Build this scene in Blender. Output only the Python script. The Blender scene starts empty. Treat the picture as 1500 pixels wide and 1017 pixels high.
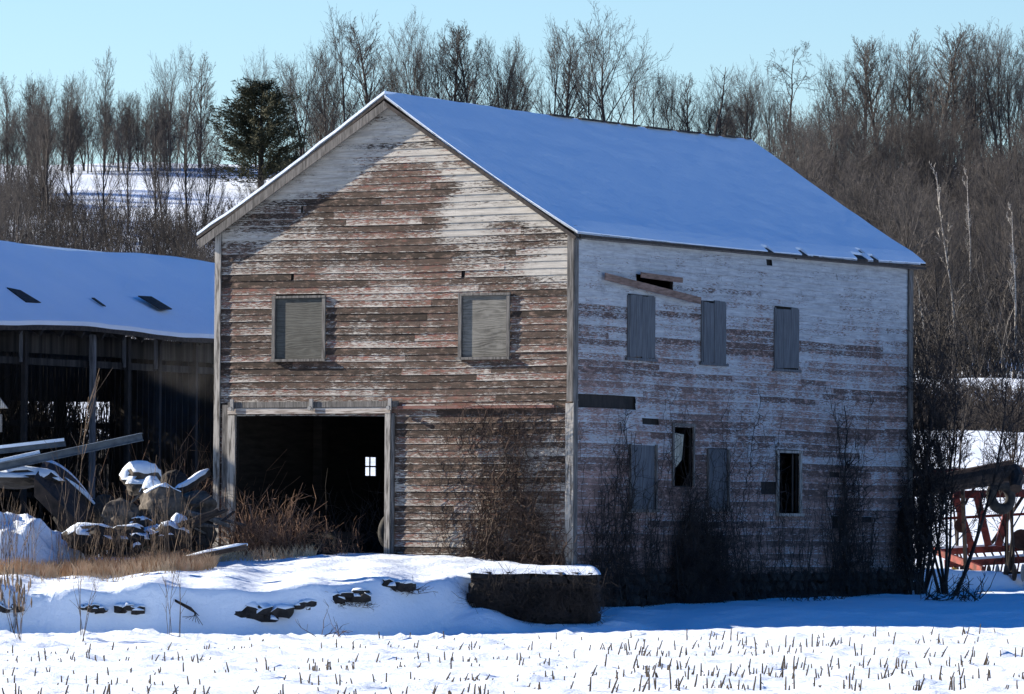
import bpy, bmesh, math, random
import numpy as np
from mathutils import Vector, Matrix, noise as mnoise

S = bpy.context.scene
COL = S.collection
# ------------------------------------------------------------------ camera
F = 7880.0                       # focal length in photo pixels (photo 1500 x 1017)
CAMZ = 2.0
PITCH = math.atan((775 - 508.5) / F)
ROLL = 0.006
ROT = Matrix.Rotation(math.pi / 2 + PITCH, 3, 'X') @ Matrix.Rotation(ROLL, 3, 'Z')
cam = bpy.data.cameras.new('camera')
cam_o = bpy.data.objects.new('camera', cam)
COL.objects.link(cam_o)
cam.sensor_width = 36.0
cam.sensor_fit = 'HORIZONTAL'
cam.lens = 36.0 * F / 1500.0
cam.clip_start = 1.0
cam.clip_end = 6000.0
cam_o.matrix_world = Matrix.Translation((0, 0, CAMZ)) @ ROT.to_4x4()
S.camera = cam_o
# ------------------------------------------------------------------ light
SUN_EL = math.radians(22.0)
SUN_BEHIND = math.radians(18.0)
sv = Vector((-math.cos(SUN_EL) * math.cos(SUN_BEHIND), math.cos(SUN_EL) * math.sin(SUN_BEHIND), math.sin(SUN_EL)))
sl = bpy.data.lights.new('sun', 'SUN')
sl.energy = 4.8
sl.angle = math.radians(0.53)
sl.color = (1.0, 0.89, 0.74)
so = bpy.data.objects.new('sun', sl)
COL.objects.link(so)
so.rotation_euler = sv.to_track_quat('Z', 'Y').to_euler()
W = bpy.data.worlds.new('World')
S.world = W
W.use_nodes = True
wt = W.node_tree
bg = wt.nodes['Background']
sky = wt.nodes.new('ShaderNodeTexSky')
sky.sky_type = 'NISHITA'
sky.sun_disc = False
sky.sun_elevation = SUN_EL
sky.sun_rotation = math.atan2(sv.x, sv.y)
sky.altitude = 300
sky.air_density = 1.0
sky.dust_density = 0.2
sky.ozone_density = 2.0
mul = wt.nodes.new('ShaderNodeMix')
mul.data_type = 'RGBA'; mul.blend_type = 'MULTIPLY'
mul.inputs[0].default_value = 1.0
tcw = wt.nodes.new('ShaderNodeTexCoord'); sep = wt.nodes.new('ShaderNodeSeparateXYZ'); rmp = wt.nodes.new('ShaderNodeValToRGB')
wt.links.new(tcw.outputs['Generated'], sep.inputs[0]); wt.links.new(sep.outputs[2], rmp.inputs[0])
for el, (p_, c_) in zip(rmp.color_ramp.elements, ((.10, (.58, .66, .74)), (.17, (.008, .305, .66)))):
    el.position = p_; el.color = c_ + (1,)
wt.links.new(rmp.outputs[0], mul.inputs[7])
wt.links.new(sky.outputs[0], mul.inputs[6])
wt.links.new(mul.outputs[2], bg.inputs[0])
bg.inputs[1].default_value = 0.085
S.view_settings.view_transform = 'Standard'
S.view_settings.look = 'None'
S.view_settings.exposure = 1.5
S.view_settings.gamma = 1.0
# ------------------------------------------------------------------ projection helpers
CP = Vector((0, 0, CAMZ))
def ray(px, py):
    return ROT @ Vector(((px - 750.0) / F, (508.5 - py) / F, -1.0))
def P(px, py, Y):
    d = ray(px, py)
    return CP + d * (Y / d.y)
def PP(px, py, p0, n):
    d = ray(px, py)
    return CP + d * ((p0 - CP).dot(n) / d.dot(n))
def ss(a, b, x):
    t = np.clip((np.asarray(x, float) - a) / (b - a), 0, 1)
    return t * t * (3 - 2 * t)
def lerp(a, b, t): return a + (b - a) * t
# ------------------------------------------------------------------ materials
def NM(name):
    m = bpy.data.materials.new(name); m.use_nodes = True
    nt = m.node_tree
    b = nt.nodes['Principled BSDF']
    return m, nt, b
def nd(nt, t, **k):
    n = nt.nodes.new(t)
    for a, v in k.items(): setattr(n, a, v)
    return n
def coords(nt, scale, kind='Object'):
    tc = nd(nt, 'ShaderNodeTexCoord'); mp = nd(nt, 'ShaderNodeMapping')
    nt.links.new(tc.outputs[kind], mp.inputs[0]); mp.inputs['Scale'].default_value = scale
    return mp.outputs[0]
def noise(nt, vec, scale, detail=4, rough=.6, dist=0.0):
    n = nd(nt, 'ShaderNodeTexNoise')
    n.inputs['Scale'].default_value = scale; n.inputs['Detail'].default_value = detail
    n.inputs['Roughness'].default_value = rough; n.inputs['Distortion'].default_value = dist
    if vec is not None: nt.links.new(vec, n.inputs['Vector'])
    return n.outputs['Fac']
def ramp(nt, fac, stops):
    r = nd(nt, 'ShaderNodeValToRGB')
    e = r.color_ramp.elements
    while len(e) < len(stops): e.new(0.5)
    for el, (p, c) in zip(e, stops):
        el.position = p; el.color = (c[0], c[1], c[2], 1) if hasattr(c, '__len__') else (c, c, c, 1)
    nt.links.new(fac, r.inputs[0])
    return r.outputs[0]
def mix(nt, fac, a, b, bt='MIX'):
    m = nd(nt, 'ShaderNodeMix', data_type='RGBA', blend_type=bt)
    for i, v in ((0, fac), (6, a), (7, b)):
        if isinstance(v, (int, float)): m.inputs[i].default_value = v
        elif isinstance(v, tuple): m.inputs[i].default_value = (v[0], v[1], v[2], 1)
        else: nt.links.new(v, m.inputs[i])
    return m.outputs[2]
def math_(nt, op, a, b=None, c=None, clamp=False):
    m = nd(nt, 'ShaderNodeMath', operation=op, use_clamp=clamp)
    for i, v in enumerate((a, b, c)):
        if v is None: continue
        if isinstance(v, (int, float)): m.inputs[i].default_value = v
        else: nt.links.new(v, m.inputs[i])
    return m.outputs[0]
def attr(nt, name):
    a = nd(nt, 'ShaderNodeAttribute'); a.attribute_name = name
    return a
def bump(nt, b, h, strength, dist=.02):
    n = nd(nt, 'ShaderNodeBump'); n.inputs['Strength'].default_value = strength; n.inputs['Distance'].default_value = dist
    nt.links.new(h, n.inputs['Height']); nt.links.new(n.outputs[0], b.inputs['Normal'])
def simple(name, c1, c2, scale=(1, 1, 1), ns=8, rough=.85, bmp=.3, bd=.01, detail=5, lo=.35, hi=.65, objrand=0.0):
    m, nt, b = NM(name)
    v = coords(nt, scale)
    f = noise(nt, v, ns, detail)
    c = ramp(nt, f, [(lo, c1), (hi, c2)])
    if objrand:
        oi = nd(nt, 'ShaderNodeObjectInfo')
        k = math_(nt, 'MULTIPLY_ADD', oi.outputs['Random'], objrand, 1 - objrand / 2)
        cmb = nd(nt, 'ShaderNodeCombineColor')
        for i in range(3): nt.links.new(k, cmb.inputs[i])
        c = mix(nt, 1.0, c, cmb.outputs[0], 'MULTIPLY')
    nt.links.new(c, b.inputs['Base Color'])
    b.inputs['Roughness'].default_value = rough
    b.inputs['Specular IOR Level'].default_value = .25
    if bmp: bump(nt, b, f, bmp, bd)
    return m
M = {}
def snow_mat(name, sc=1.0, bs=.35):
    m, nt, b = NM(name)
    v = coords(nt, (sc, sc, sc))
    f = noise(nt, v, 1.3, 6, .55)
    g = noise(nt, v, 9, 7, .7)
    c = ramp(nt, f, [(.3, (.68, .77, .88)), (.7, (.74, .81, .90))])
    nt.links.new(c, b.inputs['Base Color'])
    b.inputs['Roughness'].default_value = .75
    b.inputs['Specular IOR Level'].default_value = .2
    h = math_(nt, 'ADD', f, math_(nt, 'MULTIPLY', g, .6))
    bump(nt, b, h, bs, .16)
    return m
M['snow'] = snow_mat('snow')
M['roofsnow'] = snow_mat('roof_snow', .6, .22)

def siding_mat(name, wood_a, wood_b, red, paint, red_amt, paint_bias, stain):
    m, nt, b = NM(name)
    uv = nd(nt, 'ShaderNodeUVMap'); uv.uv_map = 'UVMap'
    def mp(sx, sy, off=0):
        q = nd(nt, 'ShaderNodeMapping'); nt.links.new(uv.outputs[0], q.inputs[0])
        q.inputs['Scale'].default_value = (sx, sy, 1); q.inputs['Location'].default_value = (off, off * 1.7, 0)
        return q.outputs[0]
    pa = attr(nt, 'paint').outputs['Fac']; tone = attr(nt, 'tone').outputs['Fac']; edge = attr(nt, 'edge').outputs['Fac']
    grain = noise(nt, mp(1.2, 30), 3.0, 6, .7)
    blot = noise(nt, mp(.9, 11, 3), 1.6, 6, .7)
    wood = ramp(nt, math_(nt, 'ADD', math_(nt, 'MULTIPLY', grain, .6), math_(nt, 'MULTIPLY', tone, .45)), [(.32, wood_a), (.75, wood_b)])
    pat = noise(nt, mp(2.6, 7, 31), 1.7, 6, .7)
    wood = mix(nt, math_(nt, 'MULTIPLY', math_(nt, 'SUBTRACT', pat, .52, clamp=True), 5.0, clamp=True), wood, tuple(x * 1.9 for x in wood_b))
    wood = mix(nt, math_(nt, 'MULTIPLY', math_(nt, 'SUBTRACT', .46, pat, clamp=True), 5.0, clamp=True), wood, tuple(x * .8 for x in wood_a))
    # red undercoat
    rn = noise(nt, mp(2.2, 9, 7), 2.0, 6, .65)
    rm = math_(nt, 'ADD', rn, math_(nt, 'MULTIPLY', tone, .22))
    rm = math_(nt, 'MULTIPLY', math_(nt, 'SUBTRACT', rm, .66 - red_amt), 6, clamp=True)
    col = mix(nt, math_(nt, 'MULTIPLY', rm, .85), wood, red)
    # white paint left
    pn = noise(nt, mp(3.0, 20, 11), 2.2, 8, .72)
    pf = noise(nt, mp(3.5, 24, 19), 3.0, 5, .8)
    pm = math_(nt, 'ADD', math_(nt, 'MULTIPLY', pn, 1.0), math_(nt, 'MULTIPLY', pf, .75))
    pm = math_(nt, 'SUBTRACT', pm, .305)
    pm = math_(nt, 'ADD', pm, math_(nt, 'MULTIPLY', math_(nt, 'SUBTRACT', pa, .5), .62))
    lowedge = math_(nt, 'MULTIPLY', math_(nt, 'POWER', math_(nt, 'SUBTRACT', 1.0, edge, clamp=True), 7.0), .17)
    pm = math_(nt, 'ADD', pm, lowedge)
    pm = math_(nt, 'ADD', pm, math_(nt, 'MULTIPLY', math_(nt, 'SUBTRACT', tone, .5), .17))
    pm = math_(nt, 'MULTIPLY', math_(nt, 'SUBTRACT', pm, .60 - paint_bias), 22, clamp=True)
    pcol = mix(nt, math_(nt, 'MULTIPLY', math_(nt, 'SUBTRACT', blot, .3, clamp=True), 2.2, clamp=True), paint, tuple(x * .42 for x in paint))
    pcol = mix(nt, math_(nt, 'MULTIPLY', math_(nt, 'SUBTRACT', grain, .47, clamp=True), 3.4), pcol, tuple(x * .5 for x in paint))
    col = mix(nt, math_(nt, 'MULTIPLY', pm, .96), col, pcol)
    # shade line painted in the lap under the board above
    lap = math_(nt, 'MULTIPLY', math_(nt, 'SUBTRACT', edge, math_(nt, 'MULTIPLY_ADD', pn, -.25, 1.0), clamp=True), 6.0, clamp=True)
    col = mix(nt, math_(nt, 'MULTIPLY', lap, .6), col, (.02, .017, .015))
    # weather stains (rain streaks and grime), irregular
    sn = noise(nt, mp(1.9, 3.2, 23), 1.5, 7, .65)
    sm = math_(nt, 'MULTIPLY', math_(nt, 'SUBTRACT', sn, .5, clamp=True), stain)
    col = mix(nt, math_(nt, 'MINIMUM', sm, .8), col, (.05, .042, .04))
    nt.links.new(col, b.inputs['Base Color'])
    b.inputs['Roughness'].default_value = .85
    b.inputs['Specular IOR Level'].default_value = .2
    h = math_(nt, 'ADD', math_(nt, 'MULTIPLY', grain, .5), math_(nt, 'MULTIPLY', pm, .5))
    bump(nt, b, h, .55, .012)
    return m
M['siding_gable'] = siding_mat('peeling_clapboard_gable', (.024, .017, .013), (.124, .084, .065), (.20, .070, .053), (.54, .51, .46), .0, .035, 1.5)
M['siding_side'] = siding_mat('peeling_clapboard_side', (.09, .060, .052), (.28, .19, .165), (.30, .17, .145), (.54, .57, .60), .02, .01, 1.4)  # paint colour cooled to carry the blue skylight on the shaded wall
M['white_trim'] = simple('weathered_white_trim', (.07, .063, .056), (.34, .32, .29), (14, 14, 1.2), 2.0, lo=.38, hi=.55)
M['grey_trim'] = simple('grey_trim', (.05, .047, .044), (.17, .16, .15), (14, 14, 1.5), 2.0, lo=.35, hi=.65)
M['lintel'] = simple('peeling_lintel', (.14, .105, .085), (.42, .38, .34), (1.2, 1.2, 14), 2.0, lo=.36, hi=.55)
M['rust_board'] = simple('red_stained_board', (.13, .04, .028), (.20, .12, .10), (2, 2, 14), 2.0)
def ply_mat(name, a, b_, wx=1.0):
    m, nt, b = NM(name)
    v = coords(nt, (.8, .8, 4.5 * wx))
    w = nd(nt, 'ShaderNodeTexWave', wave_type='BANDS', bands_direction='Z')
    w.inputs['Scale'].default_value = 1.3; w.inputs['Distortion'].default_value = 24; w.inputs['Detail'].default_value = 4
    w.inputs['Detail Scale'].default_value = .8
    nt.links.new(v, w.inputs[0])
    n = noise(nt, coords(nt, (1, 1, 1)), 2.5, 5)
    f = math_(nt, 'ADD', math_(nt, 'MULTIPLY', w.outputs['Fac'], .28), math_(nt, 'MULTIPLY', n, .85))
    c = ramp(nt, f, [(.3, a), (.75, b_)])
    nt.links.new(c, b.inputs['Base Color']); b.inputs['Roughness'].default_value = .8
    bump(nt, b, w.outputs['Fac'], .3, .005)
    return m
M['plywood'] = ply_mat('weathered_plywood', (.020, .021, .018), (.062, .064, .057))
M['plywood_light'] = ply_mat('streaky_plywood', (.028, .027, .024), (.14, .135, .12))
M['shutter'] = simple('grey_shutter_board', (.045, .05, .058), (.13, .14, .155), (14, 14, .8), 3.0, lo=.3, hi=.7)
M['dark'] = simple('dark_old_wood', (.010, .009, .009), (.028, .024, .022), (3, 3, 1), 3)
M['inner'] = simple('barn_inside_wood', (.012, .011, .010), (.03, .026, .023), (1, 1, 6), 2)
M['roofing'] = simple('old_roofing', (.02, .018, .017), (.055, .045, .04), (4, 4, 4), 3)
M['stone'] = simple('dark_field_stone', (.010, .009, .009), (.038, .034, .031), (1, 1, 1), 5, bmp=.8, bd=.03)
M['stone_tan'] = simple('lichen_field_stone', (.034, .030, .026), (.115, .10, .085), (1, 1, 1), 6, bmp=.7, bd=.03)
M['bark'] = simple('grey_brown_bark', (.022, .018, .017), (.06, .05, .045), (1, 1, .3), 4, bmp=.4, objrand=.5)
M['twig'] = simple('twig_bark', (.034, .031, .030), (.080, .072, .068), (1, 1, 1), 2, bmp=0, objrand=.5)
M['brush'] = simple('winter_brush', (.006, .0055, .005), (.088, .076, .068), (5, 5, .08), 1.0, bmp=0, lo=.40, hi=.68)
M['palestem'] = simple('pale_sapling_bark', (.08, .072, .065), (.26, .235, .21), (1, 1, 1), 3, bmp=0)
M['darkbrush'] = simple('dark_brush', (.025, .02, .018), (.06, .05, .042), (.5, .5, .5), 1.0, bmp=0)
M['birch'] = simple('birch_bark', (.14, .13, .12), (.36, .34, .31), (1, 1, 6), 2.5, lo=.38, hi=.5, bmp=0)
M['needles'] = simple('cedar_foliage', (.014, .018, .009), (.065, .062, .032), (1, 1, 1), .9, bmp=0)
M['vine'] = simple('dead_vine', (.022, .014, .011), (.095, .062, .047), (1, 1, 1), 5, bmp=0)
M['briar'] = simple('reddish_briar', (.075, .04, .026), (.27, .165, .11), (2, 2, .5), 3, bmp=0)
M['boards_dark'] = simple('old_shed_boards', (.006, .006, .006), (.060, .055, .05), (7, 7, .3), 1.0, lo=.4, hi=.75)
M['vine_dark'] = simple('dead_vine_dark', (.014, .012, .012), (.05, .04, .036), (1, 1, 1), 3, bmp=0)
M['straw'] = simple('dry_straw', (.38, .235, .12), (.70, .50, .31), (1, 1, 1), 6, bmp=0)
M['weed'] = simple('dry_weed_stem', (.07, .048, .033), (.20, .145, .10), (1, 1, 1), 5, bmp=0)
M['corn'] = simple('corn_stubble', (.035, .027, .02), (.13, .10, .07), (1, 1, 4), 9, bmp=0, objrand=.5)
M['steel'] = simple('blue_grey_painted_steel', (.045, .06, .08), (.10, .125, .15), (1, 1, 1), 5, rough=.55)
M['rust'] = simple('dark_rusty_steel', (.015, .012, .011), (.05, .035, .028), (1, 1, 1), 6, rough=.7)
M['red'] = simple('faded_red_paint', (.07, .016, .012), (.24, .045, .033), (1, 1, 1), 5, rough=.6, lo=.4, hi=.6)
M['yellow'] = simple('faded_yellow_paint', (.18, .11, .02), (.28, .19, .04), (1, 1, 1), 5, rough=.6)
M['rubber'] = simple('old_tyre_rubber', (.01, .01, .011), (.032, .032, .031), (1, 1, 1), 8, rough=.8)
M['greysteel'] = simple('grey_steel', (.18, .18, .18), (.33, .32, .30), (1, 1, 1), 5, rough=.6)
M['cloth'] = simple('pale_curtain', (.22, .21, .17), (.40, .38, .31), (6, 6, 1), 3)
# ------------------------------------------------------------------ mesh helpers
class MB:
    def __init__(s): s.v = []; s.f = []; s.uv = {}; s.at = {}
    def box(s, c, ax, ay, az):
        """box from centre and three half-axis vectors"""
        c = Vector(c); n = len(s.v)
        for k in ((-1, -1, -1), (1, -1, -1), (1, 1, -1), (-1, 1, -1), (-1, -1, 1), (1, -1, 1), (1, 1, 1), (-1, 1, 1)):
            s.v.append(tuple(c + ax * k[0] + ay * k[1] + az * k[2]))
        det = ax.cross(ay).dot(az)
        for q in ((0, 3, 2, 1), (4, 5, 6, 7), (0, 1, 5, 4), (1, 2, 6, 5), (2, 3, 7, 6), (3, 0, 4, 7)):
            s.f.append(tuple(n + i for i in (q if det > 0 else q[::-1])))
    def bar(s, a, b, w, h, up=Vector((0, 0, 1))):
        a = Vector(a); b = Vector(b); d = b - a
        side = d.cross(up)
        if side.length < 1e-6: side = Vector((1, 0, 0))
        side.normalize(); u = side.cross(d).normalized()
        s.box((a + b) / 2, d / 2, side * w / 2, u * h / 2)
    def tube(s, pts, rad, n=4, cap=True):
        pts = [Vector(p) for p in pts]; base = len(s.v); m = len(pts)
        for i, p in enumerate(pts):
            d = (pts[min(i + 1, m - 1)] - pts[max(i - 1, 0)])
            if d.length < 1e-9: d = Vector((0, 0, 1))
            d.normalize()
            a = d.cross(Vector((0.31, 0.17, 0.93)))
            if a.length < 1e-3: a = d.cross(Vector((1, 0, 0)))
            a.normalize(); b = d.cross(a)
            r = rad[i] if hasattr(rad, '__len__') else rad
            for k in range(n):
                t = 2 * math.pi * k / n
                s.v.append(tuple(p + a * (math.cos(t) * r) + b * (math.sin(t) * r)))
        for i in range(m - 1):
            for k in range(n):
                q = base + i * n + k; w = base + i * n + (k + 1) % n
                s.f.append((q, w, w + n, q + n))
        if cap:
            s.f.append(tuple(base + k for k in range(n))[::-1])
            s.f.append(tuple(base + (m - 1) * n + k for k in range(n)))
    def quad(s, a, b, c, d):
        n = len(s.v)
        for p in (a, b, c, d): s.v.append(tuple(p))
        s.f.append((n, n + 1, n + 2, n + 3))
    def poly(s, pts):
        n = len(s.v)
        for p in pts: s.v.append(tuple(p))
        s.f.append(tuple(range(n, n + len(pts))))
    def prism(s, pts, off):
        """polygon pts extruded by off"""
        n = len(s.v); k = len(pts)
        for p in pts: s.v.append(tuple(p))
        for p in pts: s.v.append(tuple(Vector(p) + off))
        s.f.append(tuple(range(n, n + k))[::-1]); s.f.append(tuple(range(n + k, n + 2 * k)))
        for i in range(k):
            j = (i + 1) % k
            s.f.append((n + i, n + j, n + k + j, n + k + i))
    def build(s, name, mat, parent=None, smooth=False, origin=None):
        me = bpy.data.meshes.new(name)
        vs = s.v
        if parent is not None:
            o0 = Vector(parent.get('_o', (0, 0, 0)))
        else: o0 = Vector(origin) if origin is not None else Vector((0, 0, 0))
        vs = [(x - o0.x, y - o0.y, z - o0.z) for x, y, z in vs]
        me.from_pydata(vs, [], s.f)
        me.materials.append(M[mat] if isinstance(mat, str) else mat)
        if smooth: me.polygons.foreach_set('use_smooth', [True] * len(me.polygons))
        me.update()
        o = bpy.data.objects.new(name, me); COL.objects.link(o)
        if parent is not None:
            o.parent = parent
            o['_o'] = tuple(o0)
        else:
            o.location = o0
            o['_o'] = tuple(o0)
        return o
def tag(o, label=None, cat=None, group=None, kind=None):
    if label: o['label'] = label
    if cat: o['category'] = cat
    if group: o['group'] = group
    if kind: o['kind'] = kind
    return o
def empty(name, loc, label, cat, group=None):
    o = bpy.data.objects.new(name, None); COL.objects.link(o)
    o.location = loc; o.empty_display_size = .2
    o['_o'] = tuple(loc)
    return tag(o, label, cat, group)
def copy_tree(o, parent=None):
    c = o.copy(); COL.objects.link(c); c.parent = parent
    for ch in list(o.children): copy_tree(ch, c)
    return c
X_, Y_, Z_ = Vector((1, 0, 0)), Vector((0, 1, 0)), Vector((0, 0, 1))
def rnd_unit(r):
    while True:
        v = Vector((r.uniform(-1, 1), r.uniform(-1, 1), r.uniform(-1, 1)))
        if .05 < v.length < 1: return v.normalized()
# ------------------------------------------------------------------ barn frame (from the photo's corners)
BETA = math.radians(30)
SD = Vector((math.sin(BETA), math.cos(BETA), 0))      # along the long side, away from the camera
GT = Vector((math.cos(BETA), -math.sin(BETA), 0))     # along the gable, left to right
GN = -SD                                               # gable outward normal
SN = GT.copy()                                         # long side outward normal
Nc = P(838, 775, 98.5); Nc.z = 0
Lc = PP(316, 775, Nc, GN); Lc.z = 0
Rc = PP(1332, 775, Nc, SN); Rc.z = 0
WG = (Nc - Lc).length; LS = (Rc - Nc).length
def G(px, py):
    p = PP(px, py, Nc, GN); return ((p - Lc).dot(GT), p.z)
def D(px, py):
    p = PP(px, py, Nc, SN); return ((p - Nc).dot(SD), p.z)
ZN = PP(838, 340, Nc, GN).z; ZL = PP(316, 336, Nc, GN).z; ZR = PP(1332, 387, Nc, SN).z
OV = .16
pk = PP(563, 139, Lc + GN * OV, GN); ZPK = pk.z
pkb = PP(1101, 210, Rc + SD * .35, GN); ZPB = pkb.z
UM = (pk - Lc).dot(GT)                                  # ridge position along the gable
print('barn', WG, LS, ZN, ZL, ZR, ZPK, ZPB, UM, WG / 2)
# ------------------------------------------------------------------ terrain
def sn(x, y, s):
    return (np.sin(x * 1.7 * s + 1.3) * np.cos(y * 1.1 * s + .4) + .6 * np.sin(x * 3.1 * s + y * 2.3 * s + 2.1) + .4 * np.sin(x * 5.3 * s - y * 4.1 * s + .7)) / 2
def hz(py, Y): return CAMZ + (775 - py) * Y / F
FAR = [(99, 0), (115, hz(858, 115)), (140, hz(790, 140)), (170, hz(715, 170)), (200, hz(640, 200)), (215, hz(618, 215)), (240, hz(560, 240)), (262, hz(548, 262)), (300, hz(480, 300)),
       (360, hz(375, 360)), (410, hz(300, 410)), (455, hz(246, 455)), (480, hz(245, 480)), (600, 30), (900, 10), (1600, 0)]
def ground(X, Y):
    X = np.asarray(X, float); Y = np.asarray(Y, float)
    # field
    hf = (np.clip(Y, 30, 97) - 65) / 27 * .13 + ss(-1, 6, X) * ss(70, 93, Y) * .14 + .025 * sn(X, Y, .55)
    # low ground between field and barn, right part
    hr = np.interp(Y, [92.5, 93.6, 94.8, 95.5, 97, 99, 104, 112, 118], [.1, .1, .16, .34, .36, .55, .66, .72, .78]) + .05 * sn(X, Y, .8)
    hr2 = np.interp(Y, [92.5, 94.8, 95.8, 97, 97.9, 99, 104, 112, 118], [.1, .12, .16, .20, .36, .52, .66, .72, .78]) + .04 * sn(X, Y, .8)
    hr = lerp(hr, hr2, ss(1.9, 2.8, X))
    # terrace and ramp on the left
    yg = 98.5 + (1.1 - X) * .577
    zc = .93 + .07 * np.sin(X * 1.9 + .5) + .05 * np.sin(X * 4.7) - .10 * ss(-7, -11, X)
    zg = np.interp(X, [-12, -6.5, -5, -1.5, 0, 1.2], [1.28, 1.38, 1.50, 1.50, 1.40, 1.24])
    t = np.clip((Y - 94) / np.maximum(yg - .3 - 94, 1.5), 0, 1)
    ht = zc + (zg - zc) * (t ** .8) + .035 * sn(X, Y, 1.3)
    ht = ht + .10 * np.exp(-((X + 3.2) / 1.3) ** 2 - ((Y - 98.6) / 1.2) ** 2)
    yc = np.interp(X, [-9, -4.6, -3.4, -2.2, -1.3, -.85], [93.95, 94.0, 94.25, 94.9, 95.55, 95.95]) + .06 * np.sin(X * 1.3 + 1) + .03 * np.sin(X * 4.3)
    yc = np.where(X > -.85, 95.95, yc)
    w = .16 + .5 * ss(-4.2, -1.8, X) * (X < -.75)
    tt = np.clip((Y - (yc - w)) / w, 0, 1); T = .3 * tt + .7 * tt * tt * (3 - 2 * tt)
    T = T * np.where(Y < 99.6, ss(1.52, 1.42, X), 1.0)
    T = T * np.where(Y > 99.2, ss(1.0, .5, X - (Y - 98.5) * .577), 1.0)
    near = lerp(hr - .10 * ss(-.5, -2, X), ht, T)
    near = near + .30 * np.exp(-((X + .55) / .55) ** 2 - ((Y - 95.35) / .45) ** 2) * ss(95.75, 95.5, Y)
    lip = np.interp(X, [-9, -3, -1, 1, 3, 6, 9], [93.15, 93.1, 93.4, 94.3, 95.3, 95.6, 95.7]) + .06 * np.sin(X * 1.9)
    z = lerp(hf, near, ss(0, 1, (Y - lip) / .35))
    # behind the barn and the hill
    zf = np.interp(Y, [a for a, b in FAR], [b for a, b in FAR])
    zf = zf + ss(140, 200, Y) * (.5 * sn(X, Y, .05) + .2 * sn(X, Y, .17))
    zf = zf + ss(380, 455, Y) * (X * .008 * (X > 0)) 
    z = lerp(z, zf, ss(112, 124, Y))
    return z
def gz(x, y): return float(ground(x, y))
_HY = np.concatenate([np.arange(55, 135, .05), np.arange(135, 500, .3)])
def hit(px, py):
    """ground point under a pixel"""
    d = ray(px, py); k = _HY / d.y
    g = ground(d.x * k, _HY)
    i = np.nonzero(CAMZ + d.z * k <= g)[0]
    i = i[0] if len(i) else len(_HY) - 1
    return CP + d * float(k[i])
xs = np.concatenate([np.linspace(-600, -60, 28), np.linspace(-56, -15, 30), np.linspace(-14, 14, 190), np.linspace(15, 56, 30), np.linspace(60, 600, 28)])
ys = np.concatenate([np.linspace(-60, 55, 24), np.linspace(56, 90, 130), np.linspace(90.15, 92.9, 20), np.linspace(92.95, 96.2, 82), np.linspace(96.3, 100, 38), np.linspace(100.3, 126, 70), np.linspace(128, 300, 90), np.linspace(304, 500, 50), np.linspace(520, 1600, 40)])
GX, GY = np.meshgrid(xs, ys)
GZ = ground(GX, GY)
# small drifts and dimples near the camera
GZ = GZ + np.where((GY > 55) & (GY < 130), .012 * sn(GX, GY, 3.7) + .008 * sn(GX + 3, GY, 9), 0)
_rg = np.random.default_rng(4); _n = _rg.random(GZ.shape); _n = (_n + np.roll(_n, 1, 1) + np.roll(_n, -1, 1) + np.roll(_n, 2, 1)) / 4
GZ = GZ + np.where((GY >= 92.8) & (GY < 101) & (np.abs(GX) < 14), .10 * np.clip(_n - .60, 0, 1) + .02 * sn(GX * .6, GY * 1.5, 5), 0)
GZ = GZ + np.where((GY > 56) & (GY < 92.8) & (np.abs(GX) < 14), .45 * np.clip(_n - .64, 0, 1) + .014 * sn(GX, GY * 2.2, 7), 0)
nx, ny = len(xs), len(ys)
me = bpy.data.meshes.new('ground')
vv = np.stack([GX.ravel(), GY.ravel(), GZ.ravel()], 1)
ii = (np.arange(ny - 1)[:, None] * nx + np.arange(nx - 1)[None]).ravel()
ff = np.stack([ii, ii + 1, ii + nx + 1, ii + nx], 1)
def mesh_np(name, v, f, mat, smooth=True):
    me = bpy.data.meshes.new(name)
    k = f.shape[1]
    me.vertices.add(len(v)); me.vertices.foreach_set('co', v.astype(np.float32).ravel())
    me.loops.add(f.size); me.loops.foreach_set('vertex_index', f.astype(np.int32).ravel())
    me.polygons.add(len(f)); me.polygons.foreach_set('loop_start', np.arange(0, f.size, k, dtype=np.int32))
    me.polygons.foreach_set('loop_total', np.full(len(f), k, np.int32))
    if smooth: me.polygons.foreach_set('use_smooth', np.ones(len(f), bool))
    me.materials.append(M[mat]); me.update(calc_edges=True)
    o = bpy.data.objects.new(name, me); COL.objects.link(o)
    return o
go = mesh_np('snowy_ground', vv, ff, 'snow')
tag(go, kind='structure')
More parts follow.
